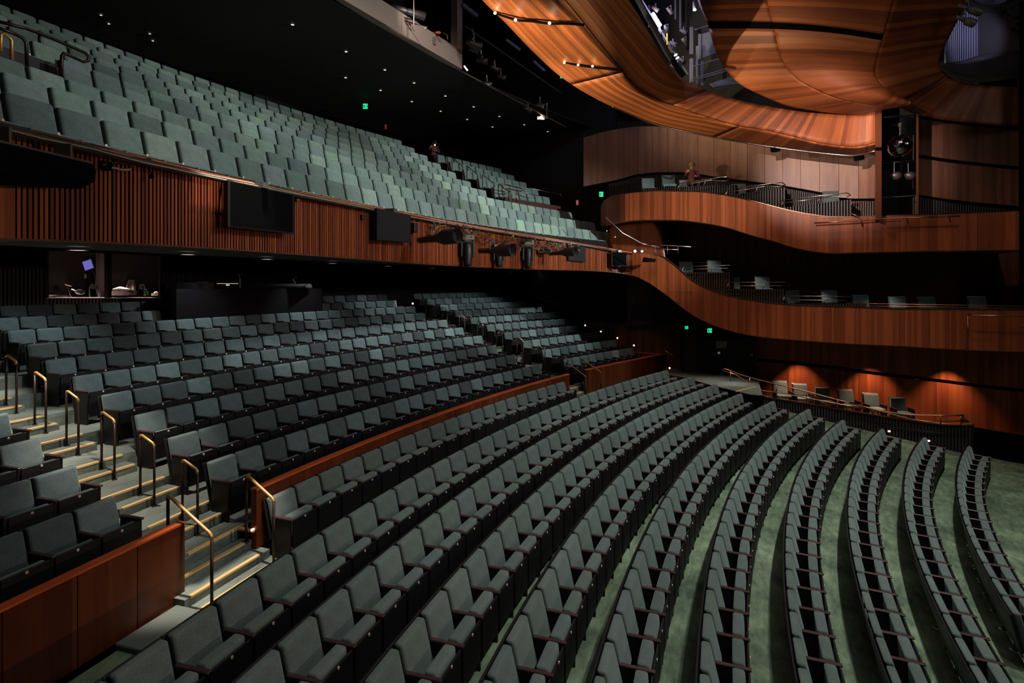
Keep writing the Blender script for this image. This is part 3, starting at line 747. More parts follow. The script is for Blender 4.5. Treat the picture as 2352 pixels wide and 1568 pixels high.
# stalls aisle hoops
gold = 'brass'
HO = [(-2, 2.8005), (-3, 2.7985), (-4, 2.7965), (-5, 2.7945), (-6, 2.7925), (-7, 2.7905)]
for i, (k, tt) in enumerate(HO):
    Re = TE[k]
    if k == -2: Re += 0
    hoop((Re-.34, tt-.0015), (Re-.05, tt-.0015), zs[k+1], (zs[k]+zs[k+1])/2, .93, CS, gold, 'brass_dark', 'slim handrail with bright brass top on the near stairs, %s up from the parapet' % ORD[i+1], 'brass-topped handrails of the near stairs')
for i, k in enumerate(range(-2, -10, -1)):
    Re = TE[k]
    hoop((Re-.34, 2.4785+.0002*i), (Re-.05, 2.4785+.0002*i), zs[k+1], (zs[k]+zs[k+1])/2, .93, CS, 'steel', 'brass_dark', 'thin steel hoop on the far stairs, %s up from the parapet' % ORD[i+1], 'steel hoops of the far stairs', .016)
# long rails at the parapet ends
hoop((40.63, 2.7935), (41.2, 2.7915), -4.04, -3.78, .98, CS, gold, 'brass_dark', 'brass-topped handrail beside the end of the long orange-capped parapet', 'parapet end handrails', .02)
hoop((40.62, 2.8197), (41.35, 2.8192), -4.04, -3.64, .93, CS, gold, 'brass_dark', 'brass-topped handrail at the end of the near parapet, foot of stairs', 'parapet end handrails', .02)
hoop((40.6, 2.4985), (41.3, 2.4995), -4.04, -3.64, .96, CS, 'bronze', 'brass_dark', 'copper handrail at the far end of the long parapet', 'parapet end handrails', .02)
hoop((40.6, 2.4735), (41.3, 2.4755), -4.04, -3.64, .96, CS, 'bronze', 'brass_dark', 'copper handrail fixed at the start of the short far parapet', 'parapet end handrails', .02)

# ================================================================ side boxes on the far wall
box1 = thing('lower_side_box', 'lower side gallery with S-curved red-brown timber front', 'gallery')
ribbon.base = 3.3
for P in arc_us(1452, 2460, yf, .95, .006, 6): ribbon('wood_panel', box1, P, vt, vb, yf, 'veneer', .02, .06); ribbon.base += .95
ribbon.base = 0
ribbon('edge_trim', box1, [1500+960*i/80 for i in range(81)], lambda u: vt(u)-1.3, lambda u: vt(u)+.6, yf, 'steel', .035, .07)
ribbon('bottom_trim', box1, [1452+1008*i/80 for i in range(81)], lambda u: vb(u)-.4, lambda u: vb(u)+1.2, yf, 'bronze', .03, .05)
UT = [(1378, 480), (1385, 463), (1393, 456), (1417, 448), (1469, 441), (1520, 438), (1552, 439), (1604, 440), (1655, 446), (1707, 456), (1759, 469), (1810, 482), (1862, 492), (1914, 497.5), (1965, 497.6), (2034, 495), (2206, 489), (2340, 483), (2420, 480)]
UB = [(1378, 520), (1393, 517), (1434, 509), (1486, 505.5), (1552, 506), (1604, 511), (1662, 521), (1724, 540), (1776, 554), (1827, 570), (1862, 577), (1914, 582), (1965, 581), (2069, 578.5), (2241, 576), (2344, 575), (2420, 574)]
ut = lambda u: interp(UT, u); ub = lambda u: interp(UB, u)
def yu(u): return lat(u, 10.0)+(max(0, 1440-u)/62)**2*1.2
box2 = thing('upper_side_box', 'upper side gallery with wavy red-brown timber front', 'gallery')
for P in arc_us(1380, 2341, yu, .95, .006, 6): ribbon('wood_panel', box2, P, ut, ub, yu, 'veneer', 0, .06); ribbon.base += .95
ribbon.base = 0
ribbon('edge_trim', box2, [1385+955*i/80 for i in range(81)], lambda u: ut(u)-.8, lambda u: ut(u)+.3, yu, 'bronze', .015, .07)
ribbon('bottom_trim', box2, [1395+945*i/80 for i in range(81)], lambda u: ub(u)-.4, lambda u: ub(u)+1.1, yu, 'bronze', .015, .05)
def soffit(name, parent, us, vfun, yfun, depth, mt, dz=.02, dirv=E2):
    m = MB(); pr_ = None
    for u in us:
        y = yfun(u); p = at(u, vfun(u), y)+Vector((0, 0, dz)); q = p+dirv*depth
        if pr_: m.quad(pr_[0], pr_[1], q, p)
        pr_ = (p, q)
    return build(name, m, mt, parent, solid=-.03)
SU = [1440+1020*i/60 for i in range(61)]
soffit('soffit', box1, SU, vb, yf, 2.6, 'ceiling_dark'); soffit('soffit', box2, [1400+940*i/60 for i in range(61)], ub, yu, 2.6, 'ceiling_dark')

# ---------------- far wall: dark shell, veneer panels
def lwall(us, top, bot, L, mt, name, parent=None, dx=0, thick=.04, **k):
    yfun = (lambda u: lat(u, L)) if isinstance(L, (int, float)) else L
    o, _ = ribbon(name, parent, us, (lambda u: top) if isinstance(top, (int, float)) else top, (lambda u: bot) if isinstance(bot, (int, float)) else bot, yfun, mt, dx, thick)
    tag(o, **k); return o
wf = MB()
a = AL(-52, 13.4, -6); 
for (p, q) in (((-62, 15.5), (-52, 15.5)), ((-52, 15.5), (-38.5, 13.2)), ((-38.5, 13.2), (-10, 12.9))):
    A = AL(p[0], p[1], -6); B = AL(q[0], q[1], -6); up = Vector((0, 0, 19)); off = E2*.3
    wf.hexa([A, B, B+off, A+off, A+up, B+up, B+up+off, A+up+off])
wall_far = build('wall_far', wf, 'ceiling_dark', kind='structure')
wn_ = MB(); A = AL(-62, -15.2, -6); B = AL(-10, -15.2, -6); up = Vector((0, 0, 19)); off = -E2*.3
wn_.hexa([B, A, A+off, B+off, B+up, A+up, A+up+off, B+up+off]); build('wall_near', wn_, 'ceiling_dark', kind='structure')
ws = MB(); A = AL(-10, -15.5, -6); B = AL(-10, 13.2, -6); off = E1*.3
ws.hexa([A, B, B+off, A+off, A+up, B+up, B+up+off, A+up+off]); build('wall_stage', ws, 'matt_black', kind='structure')
wb_ = zring(57.6, 57.62, 3.25, 2.25, -6, 13, 40, CS); build('wall_back', wb_, 'ceiling_dark', kind='structure', solid=.1)
ce = MB(); A = AL(-63, -16, 12.4); B = AL(-63, 16, 12.4); C_ = AL(-9, 16, 12.4); D = AL(-9, -16, 12.4)
ce.hexa([A, D, C_, B, A+Vector((0, 0, .3)), D+Vector((0, 0, .3)), C_+Vector((0, 0, .3)), B+Vector((0, 0, .3))]); ceiling = build('ceiling', ce, 'matt_black', kind='structure')
# ceiling over the circle with its recessed lights
cc = zring(45.3, 53.4, 3.1, 2.30, 7.2, 7.2, 50); o = build('circle_ceiling', cc, 'ceiling_dark', ceiling, solid=-.05)
# upper timber wall above the upper box (pale veneer panels)
WT = [(1340, 326), (1414, 307), (1480, 300), (1552, 303), (1620, 313), (1700, 326), (1790, 339), (1880, 350), (1960, 353), (2012, 345)]
WBm = [(1340, 428), (1420, 412), (1470, 399), (1530, 395), (1580, 396), (1640, 405), (1700, 413), (1780, 423), (1900, 444), (1960, 456), (2012, 455)]
wt_ = lambda u: interp(WT, u)-10; wb2 = lambda u: interp(WBm, u)
def yw(u): return lat(u, 12.3) + (max(0, u-1965)/50)**2*-.35
for P in arc_us(1340, 2011, yw, .62, .012, 2): ribbon('wood_panel', wall_far, P, wt_, wb2, yw, 'veneer_panel', 0, .04); ribbon.base += .62
ribbon.base = 0
lwall([1340+672*i/40 for i in range(41)], lambda u: wb2(u)-.5, lambda u: wb2(u)+6, lambda u: yw(u), 'matt_black', 'shadow_gap', wall_far, -.03)
# dark slatted wall below it, behind the upper boxes
def slats(us_range, top, bot, yfun, pitch, wdt, dep, mt, back, name, parent, dx=0):
    m = MB(); u = us_range[0]
    while u < us_range[1]:
        y = yfun(u)-dx; p = at(u, bot(u), y); q = at(u, top(u), y); p2 = at(u+1, bot(u+1), yfun(u+1)-dx); d = Vector((p2.x-p.x, p2.y-p.y, 0))
        dl = d.length; d.normalize(); n = Vector((d.y, -d.x, 0))
        m.box((p+q)/2+n*dep/2, wdt, dep, abs(q.z-p.z), d); u += pitch/dl
    o = build(name, m, mt, parent, kind='stuff')
    if back:
        n = 24; ribbon(name+'_backing', parent, [us_range[0]+(us_range[1]-us_range[0])*i/n for i in range(n+1)], top, bot, yfun, back, dx, .04)
    return o
slats((1400, 2012), lambda u: wb2(u)+6, lambda u: ut(u)+30, lambda u: lat(u, 12.25), .07, .04, .03, 'slat_dark', 'matt_black', 'slat_wall', wall_far)
slats((1420, 2010), lambda u: 285-(u-1552)*.0-max(0, (1552-u)*.05), lambda u: wt_(u)+14, lambda u: lat(u, 12.7), .07, .04, .03, 'slat_dark', 'matt_black', 'slat_wall', wall_far)
# wall behind the lower box
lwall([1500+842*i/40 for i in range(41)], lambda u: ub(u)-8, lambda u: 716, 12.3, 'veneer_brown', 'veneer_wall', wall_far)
lwall([1440+460*i/30 for i in range(31)], lambda u: interp([(1440, 560), (1560, 585), (1620, 600), (1750, 640), (1900, 690)], u), lambda u: 745, 12.2, 'slat_dark', 'dark_wall', wall_far)
slats((1500, 1900), lambda u: interp([(1440, 560), (1560, 580), (1620, 597), (1750, 640), (1900, 690)], u), lambda u: 745, lambda u: lat(u, 12.15), .08, .04, .03, 'slat_dark', None, 'slat_wall', wall_far)
# timber cheek below the upper box at left
CHT = [(1380, 522), (1393, 518), (1434, 510), (1486, 506), (1502, 509)]
m = MB(); G = []; U = []
edge = resample([(1497, 507), (1512, 525), (1520, 545), (1526, 575), (1530, 600)], 12)
left = resample([(1400, 516), (1398, 540), (1400, 570), (1420, 590), (1440, 600)], 12)
for (a, b) in zip(left, edge):
    row = []; ur = []
    for j in range(13):
        u = a[0]+(b[0]-a[0])*j/12; v = a[1]+(b[1]-a[1])*j/12; y = lat(u, 11.0)+.5*((u-1400)/130)**2*0; p = at(u, v, y+.012*(1530-u)/10); row.append(p); ur.append((p.y, p.z))
    G.append(row); U.append(ur)
m.grid(G, U); build('wood_cheek', m, 'veneer', box2, True, solid=.03)

# ================================================================ timber sails of the ceiling
def surf(name, curves, nu, nv, mt, label=None, cat=None, parent=None, bulge=0, solid=.05, bdir=(0, -1, -.3), uvs=1.0, flip=False):
    """curves: list of edge curves, each a list of (u, v, y); lofted between"""
    C = [resample(c, nu) for c in curves]; G = []; U = []; K = len(C)-1
    for i in range(nu):
        row = []; ur = []; s = 0
        for j in range(nv*K+1):
            f = j/nv; a = min(K-1, int(f)); r = f-a; p = C[a][i]; q = C[a+1][i]
            P0 = at(*p); Q0 = at(*q); x = P0.lerp(Q0, r)+Vector(bdir)*(bulge*math.sin(PI*r)*(math.sin(PI*min(1, max(0, i/(nu-1)))*.5)**.5 if bulge else 0))
            if row: s += (x-row[-1]).length
            row.append(x); ur.append([s, 0])
        G.append(row); U.append(ur)
    mid = (nv*K)//2; d = 0
    for i in range(nu):
        if i: d += (G[i][mid]-G[i-1][mid]).length
        for j in range(nv*K+1): U[i][j] = (U[i][j][0], d)
    m = MB(); m.grid(G, U, flip=flip)
    o = build(name, m, mt, parent, True, solid=solid); tag(o, label, cat); return o, G
# sail A: long sweeping band from the ceiling down to the side wall
E0 = [(1050, -70, 15.6), (1112, 0, 16.8), (1160, 47, 17.6), (1222, 112, 18.8), (1290, 174, 20.0), (1370, 224, 21.2), (1450, 261, 22.2), (1510, 284, 22.2), (1600, 304, 21.6), (1700, 323, 21.0), (1800, 338, 20.3), (1900, 350, 19.7), (1965, 354, 19.2), (2012, 343, 18.6)]
E1_ = [(1225, -80, 13.9), (1296, 0, 15.0), (1331, 41, 15.8), (1372, 93, 16.8), (1417, 148, 17.9), (1455, 193, 18.8), (1496, 220, 19.6), (1537, 238, 20.0), (1621, 267, 20.0), (1690, 287, 19.7), (1765, 300, 19.3), (1838, 317, 18.9), (1896, 330, 18.6), (1965, 336, 18.4), (2011, 327, 18.1)]
E2_ = [(1395, -80, 16.6), (1441, 0, 17.8), (1469, 45, 18.5), (1503, 103, 19.3), (1537, 155, 20.2), (1573, 188, 20.6), (1604, 203, 20.5), (1655, 220, 20.2), (1724, 238, 19.8), (1793, 250, 19.2), (1862, 260, 18.9), (1931, 263.5, 18.6), (1975, 262, 18.4), (2011, 252, 18.1)]
sA = thing('ceiling_sail', 'long curved timber ceiling band lit orange from slots, sweeping down to the side wall', 'ceiling panel')
wood('sail_v', (.27, .068, .02), across='Y', along='X', plank=.13, pv=.36, gs=40, rough=.55)
def seg(c, a, b): return resample(c, 60)[a:b]
for i, (a, b) in enumerate(((0, 21), (20, 40), (39, 60))):          # underside in three joined boards fields
    surf('underside_panel', [seg(E0, a, b), seg(E1_, a, b)], 26, 8, 'sail_long' if i < 2 else 'sail_v', parent=sA)
for i, (a, b) in enumerate(((0, 30), (29, 60))):
    surf('face_panel', [seg(E1_, a, b), seg(E2_, a, b)], 30, 6, 'sail_long' if i < 1 else 'sail_v', parent=sA)
m = MB(); m.tube([at(u, v-1, y) for (u, v, y) in resample(E2_, 70)], .02, 6); build('edge_trim', m, 'matt_black', sA, True)
m = MB(); m.tube([at(u, v+3, y-.05) for (u, v, y) in resample(E0, 70)[30:]], .03, 6); build('light_track', m, 'steel', sA, True)
# slots with light heads in the underside
def across(c0, c1, f0, f1, g0=0.0, g1=1.0, n=12):
    A = resample(c0, 200); B = resample(c1, 200); out = []
    for i in range(n+1):
        t = i/n; a = A[int(199*f0)]; b = B[int(199*f1)]; out.append(at(*a).lerp(at(*b), g0+(g1-g0)*t))
    return out
SL1 = [(1135, 29, 17.15), (1184, 45, 16.9), (1225, 49, 16.6), (1262, 54, 16.3), (1300, 54, 16.0), (1342, 57, 15.85)]
SL2 = [(1294, 142, 18.9), (1320, 148, 18.7), (1345, 152, 18.45), (1385, 157, 18.1), (1430, 161, 17.9)]
for nm, S_, hd in (('first', SL1, [(1184, 46), (1262, 53), (1137, 30)]), ('second', SL2, [(1296, 144), (1328, 149), (1361, 152)])):
    m = MB(); m.tube([at(u, v, y-.07) for (u, v, y) in resample(S_, 30)], .035, 6); o = build('light_slot', m, 'matt_black', sA, True)
    for (u, v) in hd:
        y = interp([(a, c) for a, b, c in S_], u)-.14; p = at(u, v, y); m = MB(); m.sphere(p, .04 if nm == 'first' else .035, 8, 6); build('lamp_head', m, 'lamp_hot' if nm == 'first' else 'led_warm', o)
# sail B: big bulging bulb in front of the bridge
Lc = [(1588, -60, 18.0), (1605, 0, 18.6), (1616, 30, 18.8), (1628, 55, 18.9), (1645, 115, 19.1), (1668, 155, 19.3), (1700, 190, 19.2), (1750, 216, 19.0), (1810, 240, 18.8), (1870, 251, 18.6), (1930, 258, 18.4), (1985, 257, 18.1), (2012, 249, 17.9)]
Rc = [(2066, -60, 14.2), (2052, 0, 14.9), (2038, 45, 15.4), (2027, 84, 15.8), (2016, 118, 16.1), (2008, 157, 16.5), (2010, 177, 16.7), (2019, 193, 16.8), (2030, 203, 16.9), (2040, 210, 17.0), (2050, 217, 17.1), (2060, 226, 17.3), (2066, 236, 17.5)]
LR = resample(list(zip(range(13), Lc)) and Lc, 64); 
# corresponding samples (index-wise), refined linearly
def refine(c, n):
    out = []
    for i in range(n):
        f = (len(c)-1)*i/(n-1); a = min(len(c)-2, int(f)); r = f-a
        p0 = c[max(a-1, 0)]; p1 = c[a]; p2 = c[a+1]; p3 = c[min(a+2, len(c)-1)]
        out.append(tuple(.5*(2*b+(q-a_)*r+(2*a_-5*b+4*q-d)*r*r+(3*b-a_-3*q+d)*r**3) for a_, b, q, d in zip(p0, p1, p2, p3)))
    return out
def surf2(name, A, B, n, k, mt, parent, bulge=0, bdir=(0, -1, -.25), solid=.05, rows=None, cols=None):
    A = refine(A, n); B = refine(B, n); G = []; U = []; d = 0; r0, r1 = rows or (0, n-1); c0, c1 = cols or (0, k)
    for i in range(r0, r1+1):
        row = []
        for j in range(c0, c1+1):
            r = j/k; w_ = math.sin(PI*r)*bulge*min(1, .35+1.0*i/n); row.append(at(*A[i]).lerp(at(*B[i]), r)+Vector(bdir)*w_)
        G.append(row)
    for i, row in enumerate(G):
        if i: d += (G[i][len(row)//2]-G[i-1][len(row)//2]).length
        s = 0; ur = []
        for j, x in enumerate(row):
            if j: s += (x-row[j-1]).length
            ur.append((s+c0*.3, d+r0*.25))
        U.append(ur)
    m = MB(); m.grid(G, U); return build(name, m, mt, parent, True, solid=solid), G
sB = thing('ceiling_sail', 'large bulging timber ceiling sail with a dark diagonal slot, top right of centre', 'ceiling panel')
NB, KB = 61, 40
for rows in ((0, 14), (16, 60)):
    for cols in ((0, 15), (15, 40)): o, G = surf2('sail_panel', Lc, Rc, NB, KB, 'sail_v', sB, .95, rows=rows, cols=cols)
o, G = surf2('dark_slot', Lc, Rc, NB, KB, 'matt_black', sB, .85, rows=(13, 17))
o, G = surf2('edge_joint', Lc, Rc, NB, KB, 'matt_black', sB, .955, rows=(0, 60), cols=(15, 15)) if False else (None, G)
# sail C: flank turning into the stage side band
Cc = [(2074, -60, 14.2), (2052, 0, 14.9), (2038, 45, 15.4), (2027, 84, 15.8), (2016, 118, 16.1), (2008, 157, 16.5), (2010, 177, 16.7), (2019, 193, 16.8), (2035, 212, 17.0), (2050, 236, 17.4), (2078, 252, 17.8), (2110, 265, 18.1), (2165, 275, 18.1), (2239, 284, 17.9), (2290, 288, 17.8), (2340, 291, 17.7)]
Dc = [(2245, -60, 16.4), (2221, 0, 16.8), (2207, 27, 16.9), (2187, 63, 17.1), (2171, 96, 17.3), (2157, 124, 17.5), (2154, 144, 17.6), (2157, 159, 17.7), (2165, 168, 17.8), (2172, 174, 17.8), (2183, 180, 17.8), (2195, 186, 17.8), (2225, 192, 17.9), (2270, 198, 17.9), (2305, 200, 17.8), (2340, 201, 17.7)]
sC = thing('ceiling_sail', 'dark timber flank of the ceiling with mirror-ball light spots, right edge', 'ceiling panel')
surf2('flank_panel', Cc, Dc, 61, 20, 'sail_v', sC, .12, rows=(0, 36)); wood('side_veneer', (.21, .06, .022), across='Y', along='X', plank=.12, pv=.3)
surf2('band_panel', Cc, Dc, 61, 12, 'side_veneer', sC, .0, rows=(36, 60))
# stage-side wall panels below sail C
def q2(u): return lat(u, 11.6)
for (ta, tb) in (([(2105, 272), (2165, 281), (2239, 290), (2340, 298)], [(2105, 354), (2200, 368), (2340, 382)]), ([(2105, 362), (2200, 376), (2340, 390)], [(2105, 446), (2200, 460), (2340, 473)])):
    for P in arc_us(2105, 2340, q2, .9, .006, 2): ribbon('wood_panel', wall_far, P, lambda u: interp(ta, u), lambda u: interp(tb, u), q2, 'veneer_dark', 0, .05); ribbon.base += .9
ribbon.base = 0
ribbon('shadow_gap', wall_far, [2100+242*i/10 for i in range(11)], lambda u: 255, lambda u: 490, q2, 'matt_black', -.08, .02)
slats((2103, 2341), lambda u: interp([(2105, 452), (2200, 468), (2340, 484)], u), lambda u: 500, lambda u: lat(u, 11.7), .07, .04, .03, 'slat_dark', 'matt_black', 'slat_wall', wall_far)
# recess with the mirror ball: timber reveal on its left
def yr(u): return lat(u, 11.2)
m = MB(); a = at(2011, 250, 18.0); b = at(2011, 505, 18.0); c = at(2025, 250, 17.7); d = at(2025, 505, 17.7)
m.hexa([b, d, d+E2*.3, b+E2*.3, a, c, c+E2*.3, a+E2*.3]); build('wood_reveal', m, 'veneer_dark', wall_far)
m = MB(); m.hexa([at(2010, 345, 17.95), at(2026, 345, 17.6), at(2026, 345, 18), at(2010, 345, 18.3), at(2010, 338, 17.95), at(2026, 338, 17.6), at(2026, 338, 18), at(2010, 338, 18.3)]); build('shadow_gap', m, 'matt_black', wall_far)
m = MB(); m.quad(at(2020, 520, 20.5), at(2112, 520, 20.5), at(2112, 240, 20.5), at(2020, 240, 20.5)); build('recess_back', m, 'matt_black', wall_far, solid=.05)
m = MB(); m.hexa([at(2104, 500, 17.9), at(2110, 500, 17.9), at(2110, 500, 20.4), at(2104, 500, 20.4), at(2104, 262, 17.9), at(2110, 262, 17.9), at(2110, 262, 20.4), at(2104, 262, 20.4)]); build('wood_reveal', m, 'side_veneer', wall_far)
for v0, v1 in ((270, 264), (375, 368), (454, 449)):
    m = MB(); m.tube([at(2024, v0, 18.6), at(2104, v1, 18.6)], .018, 6); tag(build('cross_bar', m, 'metal_grey', wall_far))
# mirror ball
p = at(2067, 335, 18.0); th = thing('mirror_ball', 'faceted mirror ball hanging in the dark slot beside the side gallery', 'mirror ball', p)
m = MB(); nb = 22
for i in range(1, nb-1+1):
    a0 = PI*(i-.5)/nb; k = max(4, int(2*nb*math.sin(PI*i/nb)))
    for j in range(k):
        ph = 2*PI*j/k; th_ = PI*i/nb; n_ = Vector((math.sin(th_)*math.cos(ph), math.sin(th_)*math.sin(ph), math.cos(th_)))
        n2 = (n_+Vector((random.uniform(-.05, .05), random.uniform(-.05, .05), random.uniform(-.05, .05)))).normalized(); x = n2.orthogonal().normalized() if False else Vector((-math.sin(ph), math.cos(ph), 0)); x = (x-n2*x.dot(n2)).normalized(); y = n2.cross(x)
        h = .345*PI/nb/2*.94; c = n_*.345; m.quad(c-x*h-y*h, c+x*h-y*h, c+x*h+y*h, c-x*h+y*h)
build('mirror_tiles', m, 'mirror', th, kind='stuff'); m = MB(); m.sphere((0, 0, 0), .335, 24, 14); build('ball_core', m, 'metal_grey', th, True)
m = MB(); m.tube([(0, 0, .33), (0, 0, .62)], .015, 6); m.tube([(-.2, 0, .66), (.1, 0, .66)], .012, 6); build('hanger', m, 'steel', th); m = MB(); m.tube([(0, 0, .60), (0, 0, .72)], .05, 8); build('motor', m, 'metal_grey', th)
# right edge of the room
m = MB(); A = at(2341, 1100, 17.3); B = at(2341, -80, 17.3); m.hexa([A, A+E1*3, A+E1*3+E2*.4, A+E2*.4, B, B+E1*3, B+E1*3+E2*.4, B+E2*.4])
m.v = [tuple(Vector(x)) for x in m.v]; m2 = MB(); m2.hexa([at(2341, 700, 17.3), at(2480, 700, 17.1), at(2480, 700, 18.5), at(2341, 700, 18.5), at(2341, -80, 17.3), at(2480, -80, 17.1), at(2480, -80, 18.5), at(2341, -80, 18.5)])
build('black_block', m2, 'matt_black', wall_far)  # plain matt-black block closing the right edge
# grey slatted drum in the top right
def yd(u): return 19.5-((u-2260)/120)**2*.8
slats((2170, 2312), lambda u: interp([(2170, 20), (2240, 26), (2290, 20), (2312, 12)], u), lambda u: interp([(2170, 146), (2200, 142), (2250, 127), (2312, 114)], u), yd, .105, .06, .05, 'slat_grey', 'matt_black', 'slat_drum', wall_far)
slats((2314, 2400), lambda u: 10, lambda u: interp([(2312, 114), (2400, 108)], u), yd, .105, .05, .05, 'slat_dark', 'matt_black', 'slat_drum', wall_far)
slats((2250, 2338), lambda u: 172, lambda u: 203, lambda u: 18.6, .09, .05, .04, 'slat_dark', 'matt_black', 'slat_wall', wall_far)
m = MB(); Pt = [(2160, 150, 18.4), (2200, 142, 19.3), (2250, 127, 19.3), (2312, 114, 19.2), (2400, 108, 18.6)]; Pb = [(2160, 150, 17.6), (2200, 175, 17.6), (2250, 186, 17.6), (2312, 180, 17.6), (2400, 175, 17.4)]
surf2('drum_underside', Pt, Pb, 20, 6, 'soffit_grey', wall_far)
m = MB(); n = 24
pc = at(2276, -6, 18.2)
ring = [pc+Vector((.47*math.cos(2*PI*i/n), .2*math.sin(2*PI*i/n), .30*math.sin(2*PI*i/n))) for i in range(n)]
m.v = [tuple(x) for x in ring]+[tuple(x+Vector((0, .1, 0))) for x in ring]; m.f = [tuple(range(n))[::-1]]+[(i, (i+1) % n, n+(i+1) % n, n+i) for i in range(n)]; m.m = [0]*len(m.f)
tag(build('round_panel', m, 'bluegrey'), 'large round blue-grey panel hanging in the top right corner', 'panel')

# ---------------- stage light fixtures
def spotlight(rear, front, r, label, group=None, clamp_up=.25, name='spotlight', mt='lamp_body'):
    rear = Vector(rear); front = Vector(front); d = front-rear; L = d.length; d.normalize(); c = (rear+front)/2
    th = thing(name, label, 'stage light', c, 0, group)
    f = lambda t: (rear-c)+d*(L*t)
    m = MB(); m.tube([f(0), f(.01), f(.28), f(.30), f(.45)], [r*.3, r*.42, r*.45, r*.5, r*.5], 14); build('lamp_housing', m, mt, th, True)
    m = MB(); m.tube([f(.42), f(.5), f(.62), f(.64), f(.99)], [r*.5, r*.62, r*.9, r, r], 18, False); build('lens_tube', m, mt, th, True)
    m = MB(); m.tube([f(.955), f(1.0)], [r*1.05, r*1.05], 18, False); build('front_ring', m, 'metal_grey', th, True)
    m = MB(); m.tube([f(.86), f(.865)], [r*.97, r*.97], 18); build('lens', m, 'lens', th)
    m = MB(); sx = d.cross(Vector((0, 0, 1))).normalized()
    m.tube([f(.4)+sx*r*.6, f(.4)+sx*r*.6+Vector((0, 0, r*1.3)), f(.4)-sx*r*.6+Vector((0, 0, r*1.3)), f(.4)-sx*r*.6], .012, 6); build('yoke', m, 'lamp_body', th)
    m = MB(); m.box(f(.4)+Vector((0, 0, r*1.3+.04)), .05, .06, .12); build('clamp', m, 'metal_grey', th)
    return th
def atf(u, v, dx=.35): return at(u, v, yf(u)-dx)
a = atf(962, 552, .45); spotlight(a, at(1052, 541, a.y-.55), .155, 'largest long profile spotlight on the balcony rail, its wide lens tube pointing right', 'profile spotlights on the balcony rail')
a = atf(1100, 576, .45); spotlight(a, at(1178, 574, a.y-.6), .155, 'second long profile spotlight from the left on the balcony rail', 'profile spotlights on the balcony rail')
a = atf(1262, 583, .45); spotlight(a, at(1322, 577, a.y-.6), .14, 'smaller profile spotlight at the right end of the balcony rail rig', 'profile spotlights on the balcony rail')
def moving_head(u, v0, v1, w_, label, group='moving head lights under the balcony rail'):
    y = yf(u)-.42; p = at(u, v0, y); th = thing('moving_head_light', label, 'stage light', p, .3, group); h = (v1-v0)*y/F; w_ = w_*y/F
    m = MB(); m.box((0, 0, -.06), w_*.9, w_*.7, .12); m.box((0, 0, -.13), w_*.5, w_*.5, .04); build('base', m, 'lamp_body', th, bevel=.01)
    m = MB()
    for s in (-1, 1): m.box((s*w_*.42, 0, -h*.42), w_*.14, w_*.3, h*.56)
    m.box((0, 0, -.16), w_*.95, w_*.3, .05); build('yoke', m, 'panel_black', th, bevel=.008)
    m = MB(); m.tube([(0, 0, -h*.25), (0, 0, -h*.3), (0, 0, -h*.62), (0, 0, -h*.9), (0, 0, -h)], [w_*.2, w_*.32, w_*.36, w_*.27, w_*.25], 14); build('head', m, 'panel_black', th, True)
    m = MB(); m.tube([(0, 0, -h-.002), (0, 0, -h-.006)], [w_*.2, w_*.2], 14); build('lens', m, 'lens', th)
    return th
moving_head(1073, 540, 611, 32, 'moving head light just right of the largest profile spotlight')
moving_head(1145, 562, 613, 27, 'moving head light below the second profile spotlight')
moving_head(1212, 553, 617, 27, 'rightmost moving head light under the balcony rail')
m = MB(); p = atf(1250, 578, .4); m.box((0, 0, 0), .42, .3, .14, Z=(.2, 0, 1)); tag(build('lamp_dimmer', m, 'panel_black', loc=p, bevel=.02), 'black flat equipment box hung between lights on the balcony rail', 'equipment')
# black screens and panels on the balcony front
def panel(name, u0, v0, v0b, u1, v1, v1b, dx, thick, mt, label, cat):
    """left edge u0 (v0 top, v0b bottom) to right edge u1"""
    y0 = yf(u0)-dx; y1 = yf(u1)-dx; c = at((u0+u1)/2, (v0+v0b+v1+v1b)/4, (y0+y1)/2)
    zt = (at(u0, v0, y0).z+at(u1, v1, y1).z)/2; zb = (at(u0, v0b, y0).z+at(u1, v1b, y1).z)/2
    th = thing(name, label, cat, c); P = [at(u0, v0b, y0), at(u1, v1b, y1), at(u1, v1, y1), at(u0, v0, y0)]
    d = (P[1]-P[0]); d.z = 0; d.normalize(); n = Vector((-d.y, d.x, 0))*thick; P = [x-c for x in P]
    m = MB(); m.hexa([P[0], P[1], P[1]+n, P[0]+n, P[3], P[2], P[2]+n, P[3]+n]); build('housing', m, mt, th, bevel=.006)
    f = .03; ins = [P[0].lerp(P[2], f), P[1].lerp(P[3], f), P[2].lerp(P[0], f), P[3].lerp(P[1], f)]
    m = MB(); m.quad(*[x-n*(.004/thick) for x in ins]); build('front_face', m, 'matt_black' if mt != 'metal_panel' else mt, th)
    m = MB(); cc_ = (P[2]+P[3])/2; m.box(cc_+n*.8+Vector((0, 0, .03)), .12, .2, .08, d); m.box(cc_+n*1.4-Vector((0, 0, .25)), .3, .1, .05, d); build('bracket', m, 'metal_grey', th)
    return th
mat('metal_panel', (.010, .008, .0095), .7, spec=.2)
panel('monitor', 524, 413, 521, 676, 446, 537, .33, .08, 'panel_black', 'large black flat monitor hung on the slatted balcony front', 'monitor')
panel('speaker_panel', 866, 478, 551, 943, 495, 557, .38, .10, 'metal_panel', 'dark grey square panel on the slatted balcony front, right of the monitor', 'panel')
panel('speaker_panel', 1306, 561, 598, 1345, 568, 602, .25, .08, 'metal_panel', 'small dark grey panel behind the last profile spotlight on the balcony front', 'panel')
panel('monitor', 1405, 577, 611, 1440, 580, 611, .35, .06, 'panel_black', 'small black square monitor at the right end of the balcony rail', 'monitor')
